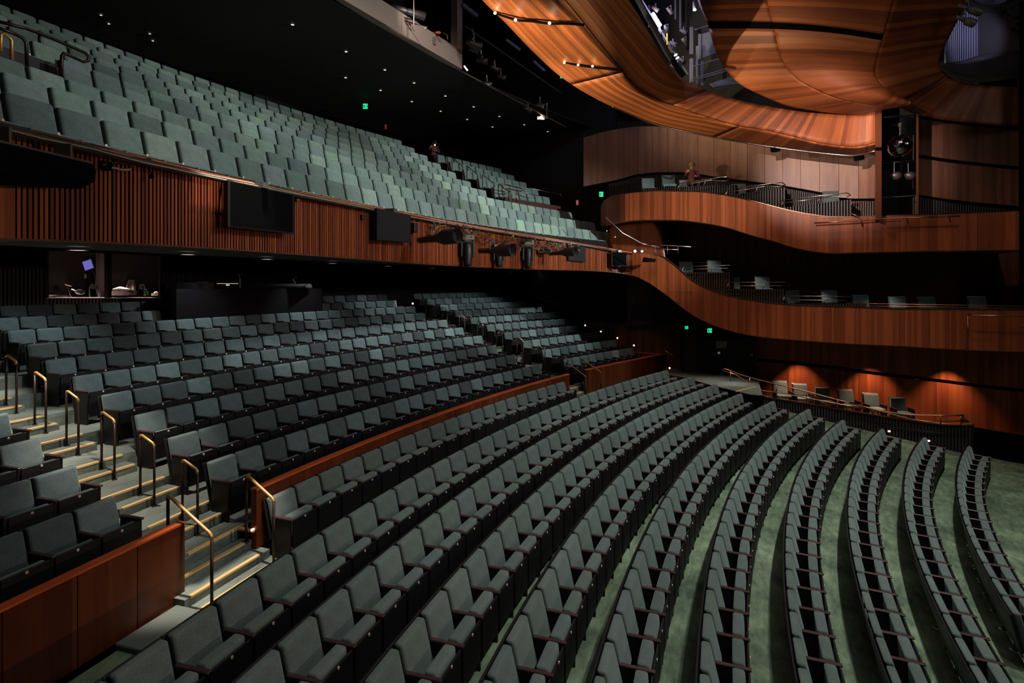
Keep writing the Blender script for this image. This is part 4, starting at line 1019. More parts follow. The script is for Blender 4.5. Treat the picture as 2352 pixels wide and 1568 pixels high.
m = MB(); p = atf(952, 523, .2); m.box((0, 0, 0), .14, .10, .2, E2); tag(build('junction_box', m, 'panel_black', loc=p, bevel=.01), 'small black junction box right of the dark grey square panel', 'box')
m = MB(); p = atf(832, 499, .1); m.box((0, 0, 0), .06, .06, .09, E2); tag(build('socket_box', m, 'panel_black', loc=p, bevel=.005), 'tiny black socket on the timber slats left of the dark grey panel', 'box')
# line speaker at the far left
y = yf(90); c = at(60, 375, yf(60)-.55); th = thing('bar_speaker', 'long black bar speaker hung on the balcony front at the left edge', 'speaker', c)
A = at(-70, 318, yf(-70)-.75)-c; B = at(194, 377, yf(194)-.42)-c; d = (B-A); L_ = d.length; d.normalize(); n = Vector((d.y, -d.x, 0)).normalized(); up = Vector((0, 0, 1))
prof = [(0, 0), (.16, .02), (.20, -.05), (.19, -.16), (.10, -.235), (0, -.235)]
m = MB()
for s_, P_ in ((0, A), (1, B)):
    for (q, z) in prof: m.v.append(tuple(P_+n*(q-.1)+up*(z*(1.0 if s_ else 1.35))-d*(.05 if s_ and z < -.2 else 0)))
k = len(prof)
for i in range(k): m.f.append((i, k+i, k+(i+1) % k, (i+1) % k))
m.f += [tuple(range(k)), tuple(range(k, 2*k))[::-1]]; m.m = [0]*len(m.f)
build('housing', m, 'matt_black', th)
m = MB(); m.tube([A+n*.06+up*.012, B+n*.06+up*.012], .014, 6); build('top_edge', m, 'steel', th)
for t_ in (.35, .92):
    m = MB(); q = A.lerp(B, t_); m.box(q+up*.08-n*.12, .03, .14, .18, d); build('bracket', m, 'metal_grey', th)
# cables
def cable(pts, r, mt, label, group='cables on the balcony rail', name='cable', dx=.3):
    c = [tuple(p) for p in pts]; P = [at(u, v, yf(u)-dx-e) for (u, v, e) in refine([(p[0], p[1], p[2] if len(p) > 2 else 0) for p in c], 24)]
    m = MB(); m.tube(P, r, 5); o = build(name, m, mt, None, True); tag(o, label, 'cable', group); return o
cable([(-20, 283), (30, 293), (90, 318), (130, 330), (175, 333), (205, 334), (240, 347), (270, 362), (300, 372), (345, 366)], .019, 'cable', 'black cable swagging below the rail at far left, joining the small bracket', dx=.12)
cable([(-20, 276), (35, 292), (70, 303), (100, 325), (150, 333), (200, 331), (250, 345), (290, 366), (312, 374)], .017, 'cable', 'lower black cable drooping over the slats at the far left', dx=.14)
cable([(235, 380), (258, 374), (290, 376), (312, 380)], .014, 'cable', 'upper looped cable at the small black bracket', dx=.1)
cable([(243, 384), (265, 386), (280, 390), (300, 389)], .012, 'cable_tan', 'lower pale looped cable at the small black bracket', dx=.1)
m = MB(); p = atf(240, 381, .06); m.box((0, 0, 0), .09, .1, .09, E2); tag(build('cable_bracket', m, 'matt_black', loc=p), 'small black bracket on the slats where looped cables end', 'bracket')
m = MB(); p = atf(348, 405, .16); m.sphere((0, 0, 0), .028, 10, 8); m.tube([(0, 0, .03), (-.06, 0, .2)], .006, 5); tag(build('hanging_lamp', m, 'matt_black', loc=p), 'tiny black round lamp dangling from the rail before the slats', 'lamp')
m = MB(); p = atf(683, 458, .1); m.sphere((0, 0, 0), .035, 10, 8); m.box((0, 0, .05), .03, .05, .05); tag(build('camera_dome', m, 'lamp_body', loc=p), 'tiny dome camera just right of the large black monitor', 'camera')
for i in range(6):
    o_ = i*2.3
    cable([(u, vt(u)+58/yf(u)*(.2+i*.16)+random.uniform(-1, 1)*16/yf(u)) for u in range(-30, 1450, 74)], .009, ('cable', 'cable', 'cable_tan')[i % 3], 'long cable lying along the balcony rail above the slats, %s run from the top' % ORD[i+1], 'cables running along the balcony rail', dx=.12+.03*i)
# tangled cable bundle above the spotlights
m = MB(); m2 = MB()
for i in range(150):
    u = random.uniform(985, 1330); f = vt(u); s_ = 1 if random.random() < .75 else -1; mm = m if random.random() < .65 else m2
    w_ = random.uniform(8, 26); v = f+random.uniform(6, 36 if u < 1240 else 22); pts = []
    for k in range(6):
        a_ = k/5*random.choice((2.5, 5, 6.2)); pts.append(at(u+w_*k/5*random.uniform(.7, 1.2)+3*math.sin(a_), v+4*math.sin(a_+i)+random.uniform(-3, 3), yf(u)-.18-random.random()*.3))
    mm.tube(pts, random.choice((.006, .009, .013)), 4, False)
tag(build('cable_tangle', m, 'cable', None, True), 'tangle of black cables on the rail above the spotlights', 'cables', kind='stuff')
tag(build('cable_tangle', m2, 'cable_tan', None, True), 'pale tan loops within the cable tangle above the spotlights', 'cables', kind='stuff')
# pair of lit lamps and a small speaker at the right end of the rail
for i, (u, v) in enumerate(((1458, 577), (1474, 577))):
    p = atf(u, v, .35); th = thing('rail_lamp', 'glowing lamp at the right end of the balcony rail, %s of two' % ('left' if i == 0 else 'right'), 'lamp', p, 0, 'glowing lamps on the rail')
    m = MB(); m.tube([(0, 0, -.06), (0, 0, .07)], .055, 10); build('housing', m, 'panel_black', th); m = MB(); m.sphere((.0, -.05, 0), .045 if i == 0 else .035, 10, 8); build('bulb', m, 'lamp_hot', th)
p = atf(1491, 596, .4); th = thing('rail_speaker', 'small black speaker tilted down under the right end of the balcony rail', 'speaker', p)
m = MB(); m.hexa([(-.24, -.1, -.09), (.2, -.1, -.09), (.2, .1, -.09), (-.24, .1, -.09), (-.2, -.06, .09), (.24, -.06, .02), (.24, .1, .02), (-.2, .1, .09)]); build('housing', m, 'matt_black', th, bevel=.01)
m = MB(); m.tube([(0, 0, .05), (0, .05, .2)], .012, 6); build('bracket', m, 'metal_grey', th)
# thin rails by the circle corner
def rail(pts, r, mt, label, group=None, posts=None, name='handrail', cat='handrail', conv=None):
    """pts: list of (u, v, y) bars: list of polylines"""
    c = at(*pts[0][0]); th = thing(name, label, cat, c, 0, group)
    for P in pts:
        m = MB(); m.tube([at(*q)-c for q in P], r, 7); build('rail_bar', m, mt, th, True)
    for (a, b) in (posts or []):
        m = MB(); m.tube([at(*a)-c, at(*b)-c], r*.8, 6); build('post', m, mt, th, True)
    return th
rail([[(1391, 499, 20.5), (1430, 535, 20.8), (1475, 559, 21), (1515, 568, 20.9)]], .018, 'steel', 'long thin handrail sloping down past the end of the circle seats')
rail([[(1485, 562, 20.6), (1540, 564, 20.3), (1587, 567, 20.0)], [(1500, 572, 20.4), (1556, 573, 20.1)]], .016, 'steel', 'short level rail ending beside the sloping handrail at the balcony corner', posts=[((1505, 567, 20.4), (1505, 585, 20.4)), ((1533, 566, 20.2), (1533, 585, 20.2)), ((1557, 567, 20.1), (1557, 583, 20.1))])
for i, (u, v) in enumerate(((1394, 530), (1413, 544))):
    m = MB(); m.sphere(at(u, v, lat(u, 11.0)-.2), .02, 8, 6); tag(build('step_light', m, 'step_led'), 'tiny step light dot on the timber cheek, %s of two' % ('upper' if i == 0 else 'lower'), 'light', 'step lights on the timber cheek')

# ================================================================ rear of the stalls: control room, sound desk
RB = 52.2
def yb_(u): return cyl(u, CS, RB)
wl = thing('control_room_front', 'black slatted back wall of the stalls with a lit control room window at left', 'wall panel')
slats((-60, 108), lambda u: 560, lambda u: 720, yb_, .09, .05, .03, 'slat_dark', 'matt_black', 'slat_wall', wl)
slats((108, 368), lambda u: 686, lambda u: 722, yb_, .09, .05, .03, 'slat_brown', 'matt_black', 'slat_wall_below', wl)
slats((369, 1500), lambda u: 560, lambda u: 760, yb_, .09, .05, .03, 'slat_dark', 'matt_black', 'slat_wall_right', wl)
fr = MB()
for (u0, u1, v0, v1) in ((104, 108, 575, 687), (243, 253, 575, 687), (367, 371, 575, 684)):
    y = yb_((u0+u1)/2); a = at(u0, v1, y); b = at(u1, v0, y); fr.box((a+b)/2, b.x-a.x, .12, b.z-a.z)
build('window_frame', fr, 'panel_black', wl)
m = MB(); P = [(at(u, 683.5, yb_(u)-.08), at(u, 683.5, yb_(u)-.08)+(Vector((-.88, .476, 0))*.75)) for u in range(106, 372, 12)]
for (a, b), (c, d) in zip(P, P[1:]): m.hexa([a+Vector((0, 0, -.03)), c+Vector((0, 0, -.03)), d+Vector((0, 0, -.03)), b+Vector((0, 0, -.03)), a, c, d, b])
mat('desk_top', (.36, .27, .25), .45); build('window_desk', m, 'desk_top', wl)
# interior of the control room
m = MB(); n = 10; y0 = lambda u: yb_(u)+2.3
G = [[at(u, 560, y0(u)) for u in range(70, 420, 25)], [at(u, 690, y0(u)) for u in range(70, 420, 25)]]
mat('inner_paint', (.07, .052, .055), .85)
m.grid(G); build('inner_wall', m, 'inner_paint', wl, solid=.05)
a = at(222, 690, yb_(222)+1.3); b = at(243, 560, yb_(243)+1.3); m = MB(); m.box((a+b)/2, b.x-a.x, .3, b.z-a.z); build('column', m, 'mauve_wall', wl)
a = at(196, 690, yb_(196)+1.5); b = at(221, 590, yb_(221)+1.5); m = MB(); m.box((a+b)/2, b.x-a.x, .3, b.z-a.z); build('equipment_rack', m, 'panel_black', wl, bevel=.01)
def sm(name, u, v, dy, fn, mats, label, cat, group=None, smooth=False, base=yb_, bevel=0):
    p = at(u, v, base(u)+dy); m = MB(); fn(m); return build(name, m, mats, None, smooth, loc=p, label=label, cat=cat, group=group, bevel=bevel)
s1 = 1/ (F/18.0)                                                   # metres per pixel at 18 m
p = at(203, 608, yb_(203)+.9); th = thing('monitor', 'tilted glowing blue monitor high in the control room window', 'monitor', p)
m = MB(); m.box((0, 0, 0), .30, .03, .30, (1, 0, .35), Z=(-.35, 0, 1)); build('housing', m, 'metal_grey', th); m = MB(); m.box((0, -.018, 0), .27, .006, .27, (1, 0, .35), Z=(-.35, 0, 1)); build('screen', m, 'screen_blue', th)
m = MB(); m.tube([(.1, 0, -.12), (.16, .05, -.3), (.2, .1, -.9)], .02, 6); build('stand', m, 'panel_black', th)
def f(m): m.tube([(0, 0, 0), (0, 0, .12), (0, 0, .15), (0, 0, .2)], [.035, .035, .014, .014], 10)
sm('water_bottle', 228, 682, .12, f, 'clear_plastic', 'clear water bottle on the control room desk before the column', 'bottle', smooth=True)
def f(m): m.tube([(0, 0, 0), (0, 0, .1), (0, 0, .12)], [.045, .045, .015], 10); m.tube([(0, 0, .12), (0, 0, .18), (-.06, 0, .19)], .01, 6)
sm('sanitiser_pump', 337, 678, .15, f, 'green_plastic', 'small green pump bottle on the right of the control room desk', 'bottle', smooth=True)
def f(m): m.box((0, 0, .02), .42, .25, .03); [m.box((-.18+.052*i, -.05, .045), .04, .1, .02) for i in range(8)]
sm('mixing_board', 133, 682, .2, f, 'paper', 'pale mixing board at the left end of the control room desk', 'mixer')
def f(m): m.tube([(.15, 0, 0), (.05, 0, .28), (-.04, 0, .36), (.16, 0, .30)], .022, 6)
sm('desk_lamp', 152, 681, .2, f, 'steel', 'jointed desk lamp at the left of the control room window', 'lamp')
def f(m): m.sphere((0, 0, .12), .13, 12, 8, (1, .7, .6)); m.tube([(-.25, 0, .2), (-.1, 0, .14)], .02, 6)
sm('headphones', 184, 680, .2, f, 'metal_grey', 'shiny headphones lying beside the desk lamp in the control room', 'headphones', smooth=True)
def f(m): m.tube([(0, 0, 0), (0, 0, .30), (.05, 0, .36)], .014, 6); m.box((.12, 0, .3), .18, .05, .14, (1, 0, -.3), Z=(.3, 0, 1))
sm('script_light', 206, 682, .2, f, 'metal_grey', 'small clip stand left of the water bottle in the control room', 'stand')
def f(m): m.box((0, 0, .07), .55, .35, .14); m.box((.25, -.18, .06), .18, .02, .06)
sm('equipment_case', 285, 678, .35, f, 'metal_grey', 'grey equipment case in the right pane of the control room', 'case')
def f(m): m.tube([(-.3, 0, .16), (-.1, 0, .2), (.1, 0, .17), (.33, 0, .11)], [.05, .07, .06, .03], 8)
sm('folded_jacket', 283, 678, .3, f, 'paper', 'pale jacket lying over the grey case in the control room', 'jacket', smooth=True)
def f(m): m.box((0, 0, .2), .02, .26, .34, (1, 0, -.35), Z=(.35, 0, 1)); m.box((-.16, 0, .02), .26, .26, .02)
sm('laptop', 298, 670, .35, f, 'metal_grey', 'open laptop edge-on in the right pane of the control room', 'laptop')
def f(m): m.box((0, 0, .14), .07, .1, .28)
sm('white_speaker', 307, 668, .3, f, 'steel', 'narrow grey box standing right of the laptop in the control room', 'box')
def f(m): m.tube([(.05, 0, 0), (.05, 0, .34), (0, 0, .38)], .02, 6); m.box((-.06, 0, .3), .09, .03, .16)
sm('phone_stand', 328, 680, .2, f, 'paper', 'bright upright phone on its stand left of the green pump bottle', 'phone')
def f(m): m.box((0, 0, .04), .22, .14, .08); m.sphere((0, 0, .09), .07, 8, 6, (1, .8, .7))
sm('tissue_box', 358, 679, .15, f, 'paper', 'white tissue box at the right end of the control room desk', 'tissue box')
def f(m): m.box((0, 0, 0), .06, .02, .13)
sm('light_switch', 196, 634, 1.32, f, 'paper', 'small white wall switch inside the control room left pane', 'switch')
# lamp inside the control room
for u in (135, 180, 215): light('SPOT', at(u, 603, yb_(u)+.5), at(u, 690, yb_(u)+.55), 260, (1, .84, .78), .03, 62, .6)
for u in (280, 335): light('SPOT', at(u, 605, yb_(u)+.5), at(u, 690, yb_(u)+.55), 300, (1, .84, .78), .03, 62, .6)
# sound desk
yd_ = lambda u: cyl(u, CS, 49.0)
th = thing('sound_desk', 'large black curved sound desk enclosure between the rear stalls seats', 'desk')
P = [(386, .9, 662), (388, .45, 663), (394, .15, 664), (405, .02, 665), (420, 0, 665)]+[(u, 0, 665-(u-420)*.007) for u in range(450, 741, 29)]+[(741, .8, 663)]
m = MB(); 
for (u0, d0, a0), (u1, d1, a1) in zip(P, P[1:]):
    A = at(u0, a0, yd_(u0)+d0); B = at(u1, a1, yd_(u1)+d1); z0 = -1.7; n_ = Vector((-.05, .08, 0))
    m.hexa([Vector((A.x, A.y, z0)), Vector((B.x, B.y, z0)), Vector((B.x, B.y, z0))+n_, Vector((A.x, A.y, z0))+n_, A, B, B+n_, A+n_])
build('screen_wall', m, 'desk', th)
m = MB()
for (u0, d0, a0), (u1, d1, a1) in zip(P[3:], P[4:]):
    A = at(u0, a0, yd_(u0)+d0); B = at(u1, a1, yd_(u1)+d1); o_ = Vector((-.88, .476, 0))
    m.hexa([A-Vector((0, 0, .02)), B-Vector((0, 0, .02)), B+o_*.35-Vector((0, 0, .02)), A+o_*.35-Vector((0, 0, .02)), A+Vector((0, 0, .012)), B+Vector((0, 0, .012)), B+o_*.35+Vector((0, 0, .012)), A+o_*.35+Vector((0, 0, .012))])
build('counter', m, 'panel_black', th)
def f(m): m.box((0, 0, .06), .3, .2, .12); m.box((.16, -.1, .06), .05, .05, .13)
for i, (u, w_) in enumerate(((432, 0), (468, 0))):
    sm('black_rack', u, 663, .25, lambda m: (m.box((0, 0, .09), .42, .3, .18), m.box((-.2 if i == 0 else .05, -.16, .08), .06, .02, .15)), 'metal_grey' if False else 'panel_black', 'black rack unit on the sound desk, %s of two' % ('left' if i == 0 else 'right'), 'rack', 'rack units on the sound desk', base=yd_)
sm('wooden_block', 465, 651, .3, lambda m: m.box((0, 0, .02), .28, .1, .07), 'orange_plastic' if False else 'arm_wood', 'small brown wooden block on top of the right rack unit', 'block', base=yd_)
p = at(523, 662, yd_(523)+.3); th = thing('desk_light', 'slim cream lit reading lamp on the sound desk', 'lamp', p)
m = MB(); m.box((0, 0, .145), .62, .05, .016); build('shade', m, 'cream_glow', th); m = MB(); m.box((0, 0, .10), .09, .04, .02); build('bulb', m, 'led_white', th); m = MB(); m.tube([(0, 0, 0), (0, 0, .14)], .01, 6); build('stem', m, 'metal_grey', th)
p = at(640, 661, yd_(640)+.45); th = thing('mixing_console', 'wide grey mixing console covered by a cloth on the sound desk', 'mixer', p)
m = MB(); m.hexa([(-1.0, -.2, 0), (1.0, -.2, 0), (1.0, .4, 0), (-1.0, .4, 0), (-.95, -.2, .08), (.95, -.2, .08), (.95, .4, .14), (-.95, .4, .14)]); build('cover', m, 'cloth_dark', th, bevel=.02)
m = MB()
for x in (-1.05, -.98, .95, 1.02): m.tube([(x, -.2, 0), (x+.03, -.2, .16)], .012, 5)
build('side_lamps', m, 'steel', th)
for i, (u, pts) in enumerate(((552, [(0, 0, 0), (0, 0, .3), (-.05, 0, .42), (.08, 0, .44)]), (676, [(0, 0, 0), (.03, 0, .2), (-.04, 0, .3), (.1, 0, .38)]))):
    sm('jointed_lamp', u, 662, .35, lambda m: (m.tube(pts, .016, 6), m.sphere(pts[2], .035, 8, 6)), 'steel', 'jointed metal lamp arm on the sound desk, %s' % ('left of the console' if i == 0 else 'right end of the console'), 'lamp arm', 'lamp arms on the sound desk', base=yd_)
# ================================================================ ceiling lights
def downlight(p, r, label, group, mt='led_white'):
    th = thing('ceiling_light', label, 'ceiling light', p, 0, group)
    m = MB(); m.tube([(0, 0, .0), (0, 0, -.012)], r, 14); build('lens', m, mt, th); m = MB(); m.tube([(0, 0, .0), (0, 0, -.016)], [r*1.35, r*1.35], 14, False); build('trim_ring', m, 'metal_grey', th)
    return th
CL = [(672, 56), (795, 118), (884, 160), (951, 190), (1023, 220), (1088, 245), (1147, 267), (1204, 286), (1258, 302)]
CL2 = [(794, 178), (874, 207), (946, 233), (1012, 255), (1073, 274), (1131, 291)]
for i, (u, v) in enumerate(CL): downlight(atz(u, v, 7.18), .04, 'tiny recessed light in the dark circle ceiling, front line, %s from the left' % ORD[i+1], 'front line of circle ceiling lights')
for i, (u, v) in enumerate(CL2): downlight(atz(u, v, 7.18), .04, 'tiny recessed light in the dark circle ceiling, back line, %s from the left' % ORD[i+1], 'back line of circle ceiling lights')
for i, (u, v) in enumerate(((232, 34), (250, 54), (344, 77), (351, 93))): downlight(atz(u, v, 7.18), .028, 'faint recessed light high over the top left circle rows, %s from the left' % ORD[i+1], 'far left circle ceiling lights')
SFL = [(178, 567), (431, 578), (613, 590), (764, 600.5), (891, 607.5), (994, 613), (1097, 618.5), (1171, 622), (1236, 624.5), (1291, 627), (1339, 629), (1382, 631)]
for i, (u, v) in enumerate(SFL):
    p = atz(u, v, .43) ; p.z = .40
    downlight(p, .09, 'flat recessed light under the balcony edge, %s from the left' % ORD[i+1], 'recessed lights under the balcony edge')
# ================================================================ exit signs and notices
def sign(u, v, y, w_, h_, label, kind='exit', group='green exit signs', rz=0):
    p = at(u, v, y); th = thing('exit_sign' if kind == 'exit' else 'notice', label, 'sign', p, rz, group if kind == 'exit' else None)
    m = MB(); m.box((0, .03, 0), w_, .05, h_); build('housing', m, 'panel_black', th)
    if kind == 'exit':
        m = MB(); m.box((0, 0, 0), w_*.96, .01, h_*.94); build('face', m, 'sign_green', th)
        m = MB(); y_ = -.008                                          # running figure in a doorway with an arrow
        def s(x, z, a, b, rot=0): m.box((x*w_, y_, z*h_), a*w_, .004, b*h_, (math.cos(rot), 0, math.sin(rot)), Z=(-math.sin(rot), 0, math.cos(rot)))
        s(-.22, .28, .10, .14); s(-.2, .05, .12, .36, -.2); s(-.3, -.24, .3, .09, .6); s(-.1, -.26, .1, .34, .5); s(-.33, .06, .2, .08, .4); s(-.04, .1, .2, .08, -.3)
        s(.18, .0, .06, .8); s(.12, .38, .2, .06); s(.34, .0, .18, .1); s(.40, .06, .12, .07, -.7); s(.40, -.06, .12, .07, .7)
        build('running_figure', m, 'sign_dark', th)
    return th
sign(839, 244, 22.8, .19, .22, 'small green exit sign above the top rows of the circle', rz=.0)
sign(1292, 175, 25.5, .22, .18, 'green exit sign high beside the orange lit ceiling sail')
sign(1381, 446, 22.3, .16, .20, 'green exit sign left of the upper side gallery')
sign(1577, 752, 22.6, .13, .12, 'smallest green exit sign below the lower side gallery')
sign(1630, 759, 21.6, .17, .17, 'green exit sign right of the smallest one, over the side landing')
for (u, v, y, lb) in ((886, 291, 24, 'dim red fire notice on the back wall of the circle'), (1326, 465, 23, 'dim red fire notice beside the end of the circle seats')):
    p = at(u, v, y); th = thing('fire_notice', lb, 'sign', p); m = MB(); m.box((0, 0, 0), .1, .02, .2); build('plate', m, 'sign_red', th); m = MB(); m.box((0, -.012, .02), .03, .004, .12); build('pictogram', m, 'notice', th)
p = at(1657, 791, 21.6); th = thing('notice_board', 'pale rectangular notice on the dark slatted wall by the side landing', 'notice', p); m = MB(); m.box((0, 0, 0), .39, .02, .27); build('sheet', m, 'notice', th, bevel=.003)
m = MB(); [m.box((-.1, -.012, .09-.045*i), .12, .003, .012) for i in range(5)]; build('text_lines', m, 'mauve_wall', th)
for (u, v, lb) in ((1726, 815, 'small grey switch plate at the end of the dark slatted wall'), (1651, 810, 'tiny grey box under the pale notice'), (2106, 870, 'small pale plate on the black band of the lower timber wall')):
    p = at(u, v, 21.2 if u < 2000 else lat(2106, 12.1)); m = MB(); m.box((0, 0, 0), .14 if u > 2000 else .09, .03, .06 if u > 2000 else .08); build('wall_plate', m, 'notice', loc=p, label=lb, cat='switch plate', bevel=.004)
# ================================================================ ground level side: landing, ramp wall, timber wall, chairs
land = MB(); Q = [atz(1520, 842, -3.64), atz(1590, 852, -3.64), atz(1740, 868, -3.64), atz(1752, 908, -3.64), atz(1724, 906, -3.64), atz(1640, 886, -3.64), atz(1575, 868, -3.64), atz(1525, 859, -3.64)]
n = len(Q); land.v = [tuple(q) for q in Q]+[(q.x, q.y, -4.9) for q in Q]; land.f = [tuple(range(n))[::-1], tuple(range(n, 2*n))]+[(i, (i+1) % n, n+(i+1) % n, n+i) for i in range(n)]; land.m = [0]*len(land.f)
for i in range(2*n): land.uv[i] = (land.v[i][0]*.7, land.v[i][1]*.7)
o_ = build('side_landing', land, ['stair_carpet', 'matt_black'], floor)
for p_ in o_.data.polygons: p_.material_index = 0 if abs(p_.normal.z) > .9 else 1
m = MB(); m.tube([atz(1690, 899, -3.63), atz(1736, 888, -3.63)], .02, 4); build('nosing', m, 'nosing', floor)
GT = [(1735, 905), (1751, 913), (1785, 917), (1843, 926), (1930, 941), (2020, 956), (2093, 967), (2141, 974), (2180, 977), (2235, 976)]
yg = lambda u: lat(u, 10.7)
gb = thing('side_platform', 'low black slatted platform front carrying the copper rail, right', 'platform')
slats((1733, 2234), lambda u: interp(GT, u), lambda u: HV+F*5.5/yg(u), yg, .085, .05, .03, 'slat_dark', 'matt_black', 'slat_front', gb)
ribbon('copper_edge', gb, [1735+498*i/40 for i in range(41)], lambda u: interp(GT, u)-2.2, lambda u: interp(GT, u)+.8, yg, 'bronze', .05, .12)
m = MB()
A = at(2234, 976, yg(2234)); m.box(A+E2*.9-Vector((0, 0, .6)), .06, 1.8, 1.25, E1); build('end_panel', m, 'panel_black', gb)
m = MB(); G = []
for i in range(13):
    u = 1740+495*i/12; a = at(u, interp(GT, u), yg(u)); a.z = -4.70-.1*i/12; G.append([a, a+E2*2.0])
m.grid(G); build('platform_floor', m, 'stair_carpet', gb, solid=.05)
ribbon('dark_base', wall_far, [2232+240*i/6 for i in range(7)], lambda u: 980+(u-2232)*.17, lambda u: HV+F*5.7/lat(u, 10.9), lambda u: lat(u, 10.9), 'matt_black', 0, .05)
# timber wall behind with black joint line
TT = [(1738, 826), (1809, 832), (1900, 842), (2000, 856), (2130, 871), (2260, 887), (2352, 897), (2480, 912)]
yt = lambda u: lat(u, 12.25)
for tb, bb in ((lambda u: 745, lambda u: interp(TT, u)-4), (lambda u: interp(TT, u)+4, lambda u: 1010)):
    for P in arc_us(1736, 2460, yt, 1.15, .006, 2): ribbon('wood_panel', wall_far, P, tb, bb, yt, 'veneer', 0, .05); ribbon.base += 1.15
ribbon.base = 0
ribbon('shadow_gap', wall_far, [1736+724*i/20 for i in range(21)], lambda u: interp(TT, u)-6, lambda u: interp(TT, u)+6, yt, 'matt_black', -.07, .02)
slats((1568, 1736), lambda u: 775 if u > 1600 else 742, lambda u: 872, lambda u: lat(u, 12.0), .09, .05, .03, 'slat_dark', 'matt_black', 'slat_wall', wall_far)
ribbon('dark_door', wall_far, [1572, 1600], lambda u: 745, lambda u: 870, lambda u: lat(u, 11.9), 'slat_dark', 0, .04)
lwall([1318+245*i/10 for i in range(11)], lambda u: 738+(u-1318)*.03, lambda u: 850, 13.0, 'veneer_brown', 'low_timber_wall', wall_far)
# copper handrails on the platform front
yr_ = lambda u: lat(u, 10.6)
RA = [(1664, 852), (1657, 849), (1665, 847), (1682, 852), (1700, 860), (1750, 874), (1850, 898), (1950, 925), (2020, 942), (2060, 949), (2100, 953), (2160, 954), (2214, 954)]
RBq = [(1664, 852), (1690, 860), (1705, 870), (1722, 885), (1752, 897), (1785, 901), (1850, 913), (1950, 932), (1990, 939)]
RC = [(1950, 924), (2000, 938), (2093, 963), (2130, 968), (2225, 966)]
th = rail([[(u, v, yr_(u)) for u, v in RA], [(u, v, yr_(u)) for u, v in RBq], [(u, v, yr_(u)-.1) for u, v in RC]], .022, 'bronze', 'long copper handrail sloping down along the black slatted side platform', posts=[((u, interp(RA[2:], u), yr_(u)), (u, (interp(GT, u) if u > 1735 else 905), yr_(u))) for u in (1678, 1722, 1783, 1852, 1924, 2006, 2092, 2160, 2207)])
for i, (u, v) in enumerate(((1844, 957), (1918, 978), (2042, 990), (2133, 1012))):
    p = at(u, v, yg(u)-.05); th = thing('step_light', 'small glowing step light on the black slatted platform front, %s from the left' % ORD[i+1], 'light', p, 0, 'step lights on the platform front')
    m = MB(); m.box((0, 0, 0), .07, .03, .05); build('lens', m, 'step_led', th); m = MB(); m.box((0, .01, 0), .1, .02, .08); build('frame', m, 'metal_grey', th)
for i, (u, v, y) in enumerate(((948, 697, 21), (1344, 747, 25), (1380, 761, 24.3), (1418, 776, 23.5), (1456, 793, 22.8), (1538, 845, 21.5))):
    p = at(u, v, y); m = MB(); m.sphere((0, 0, 0), .035, 8, 6); build('step_light', m, 'step_led', loc=p, label='tiny warm step light dot on the far side wall, %s from the left' % ORD[i+1], cat='light', group='step lights on the far side wall')
ends = ((-3.9, 2.7898),)
p = pol(CS, 41.15, 2.7899, -3.62); m = MB(); m.box((0, 0, 0), .05, .02, .035, E2); build('step_light', m, 'step_led', loc=p, label='small square step light on the end of the long parapet', cat='light')
# long wall handrail right of the rear stalls
HR = [(1212, 673), (1228, 681), (1255, 691), (1272, 694), (1293, 706), (1310, 708), (1328, 718), (1345, 720), (1362, 730), (1379, 732), (1396, 740), (1417, 747), (1439, 761)]
rail([[(u, v, lat(u, 13.6)) for u, v in HR]], .02, 'bronze', 'thin zigzag wall handrail descending right of the rear stalls')
rail([[(1512, 797, 22), (1545, 815, 21.6)]], .014, 'bronze', 'short sloping rail end beyond the far parapet corner')
# chairs
def box_chair(p, face, s, label, group, dark=False, arms=False):
    """loose upholstered chair; p = floor point; face = direction looked at"""
    th = thing('side_chair', label, 'chair', p, math.atan2(-face.x, face.y), group); fb = 'fabric_side_dark' if dark else 'fabric_side'
    def P(name, fn, mt):
        bm = bmesh.new(); fn(bm); me = bpy.data.meshes.new(name); bm.to_mesh(me); bm.free(); me.materials.append(MATS[mt]); o = link(name, me, th); return o
    P('seat', lambda b: rbox(b, (0, 0, .44), .50, .48, .09, .025, 2), fb); P('backrest', lambda b: rbox(b, (0, -.22, .70), .50, .07, .42, .03, 2, .08), fb)
    P('back_shell', lambda b: rbox(b, (0, -.265, .70), .53, .02, .46, .006, 1, .09), 'metal_grey')
    for x in (-.2, .2):
        for y in (-.2, .2): P('leg', lambda b: rbox(b, (x, y, .2), .03, .03, .40, .004, 1), 'metal_grey')
    if arms:
        for x in (-.28, .28): P('armrest', lambda b: rbox(b, (x, -.02, .60), .05, .40, .025, .005, 1), 'arm_wood'); P('side_panel', lambda b: rbox(b, (x, -.02, .3), .03, .36, .58, .004, 1), 'panel_black')
    return th
fabric('fabric_side', [(.16, .21, .24), (.18, .24, .26)]); fabric('fabric_side_dark', [(.09, .12, .125), (.11, .135, .14)])
fc = (E1*.45-E2).normalized()
for i, (u, v, dk) in enumerate(((1792, 892, 0), (1838, 898, 0), (1889, 906, 1), (1943, 913, 1), (2001, 921, 0), (2063, 930, 1))):  # darker fabric on some armchairs puts their shade into the colour
    q = at(u, v, lat(u, 11.75)); q.z -= .66; q -= fc*(-.25)
    box_chair(q, fc, 1, ('dark' if dk else 'pale')+' blue-grey armchair against the lit timber wall, %s from the left' % ORD[i+1], 'armchairs on the side platform', dk, True)
fc = (E1*.35-E2).normalized()
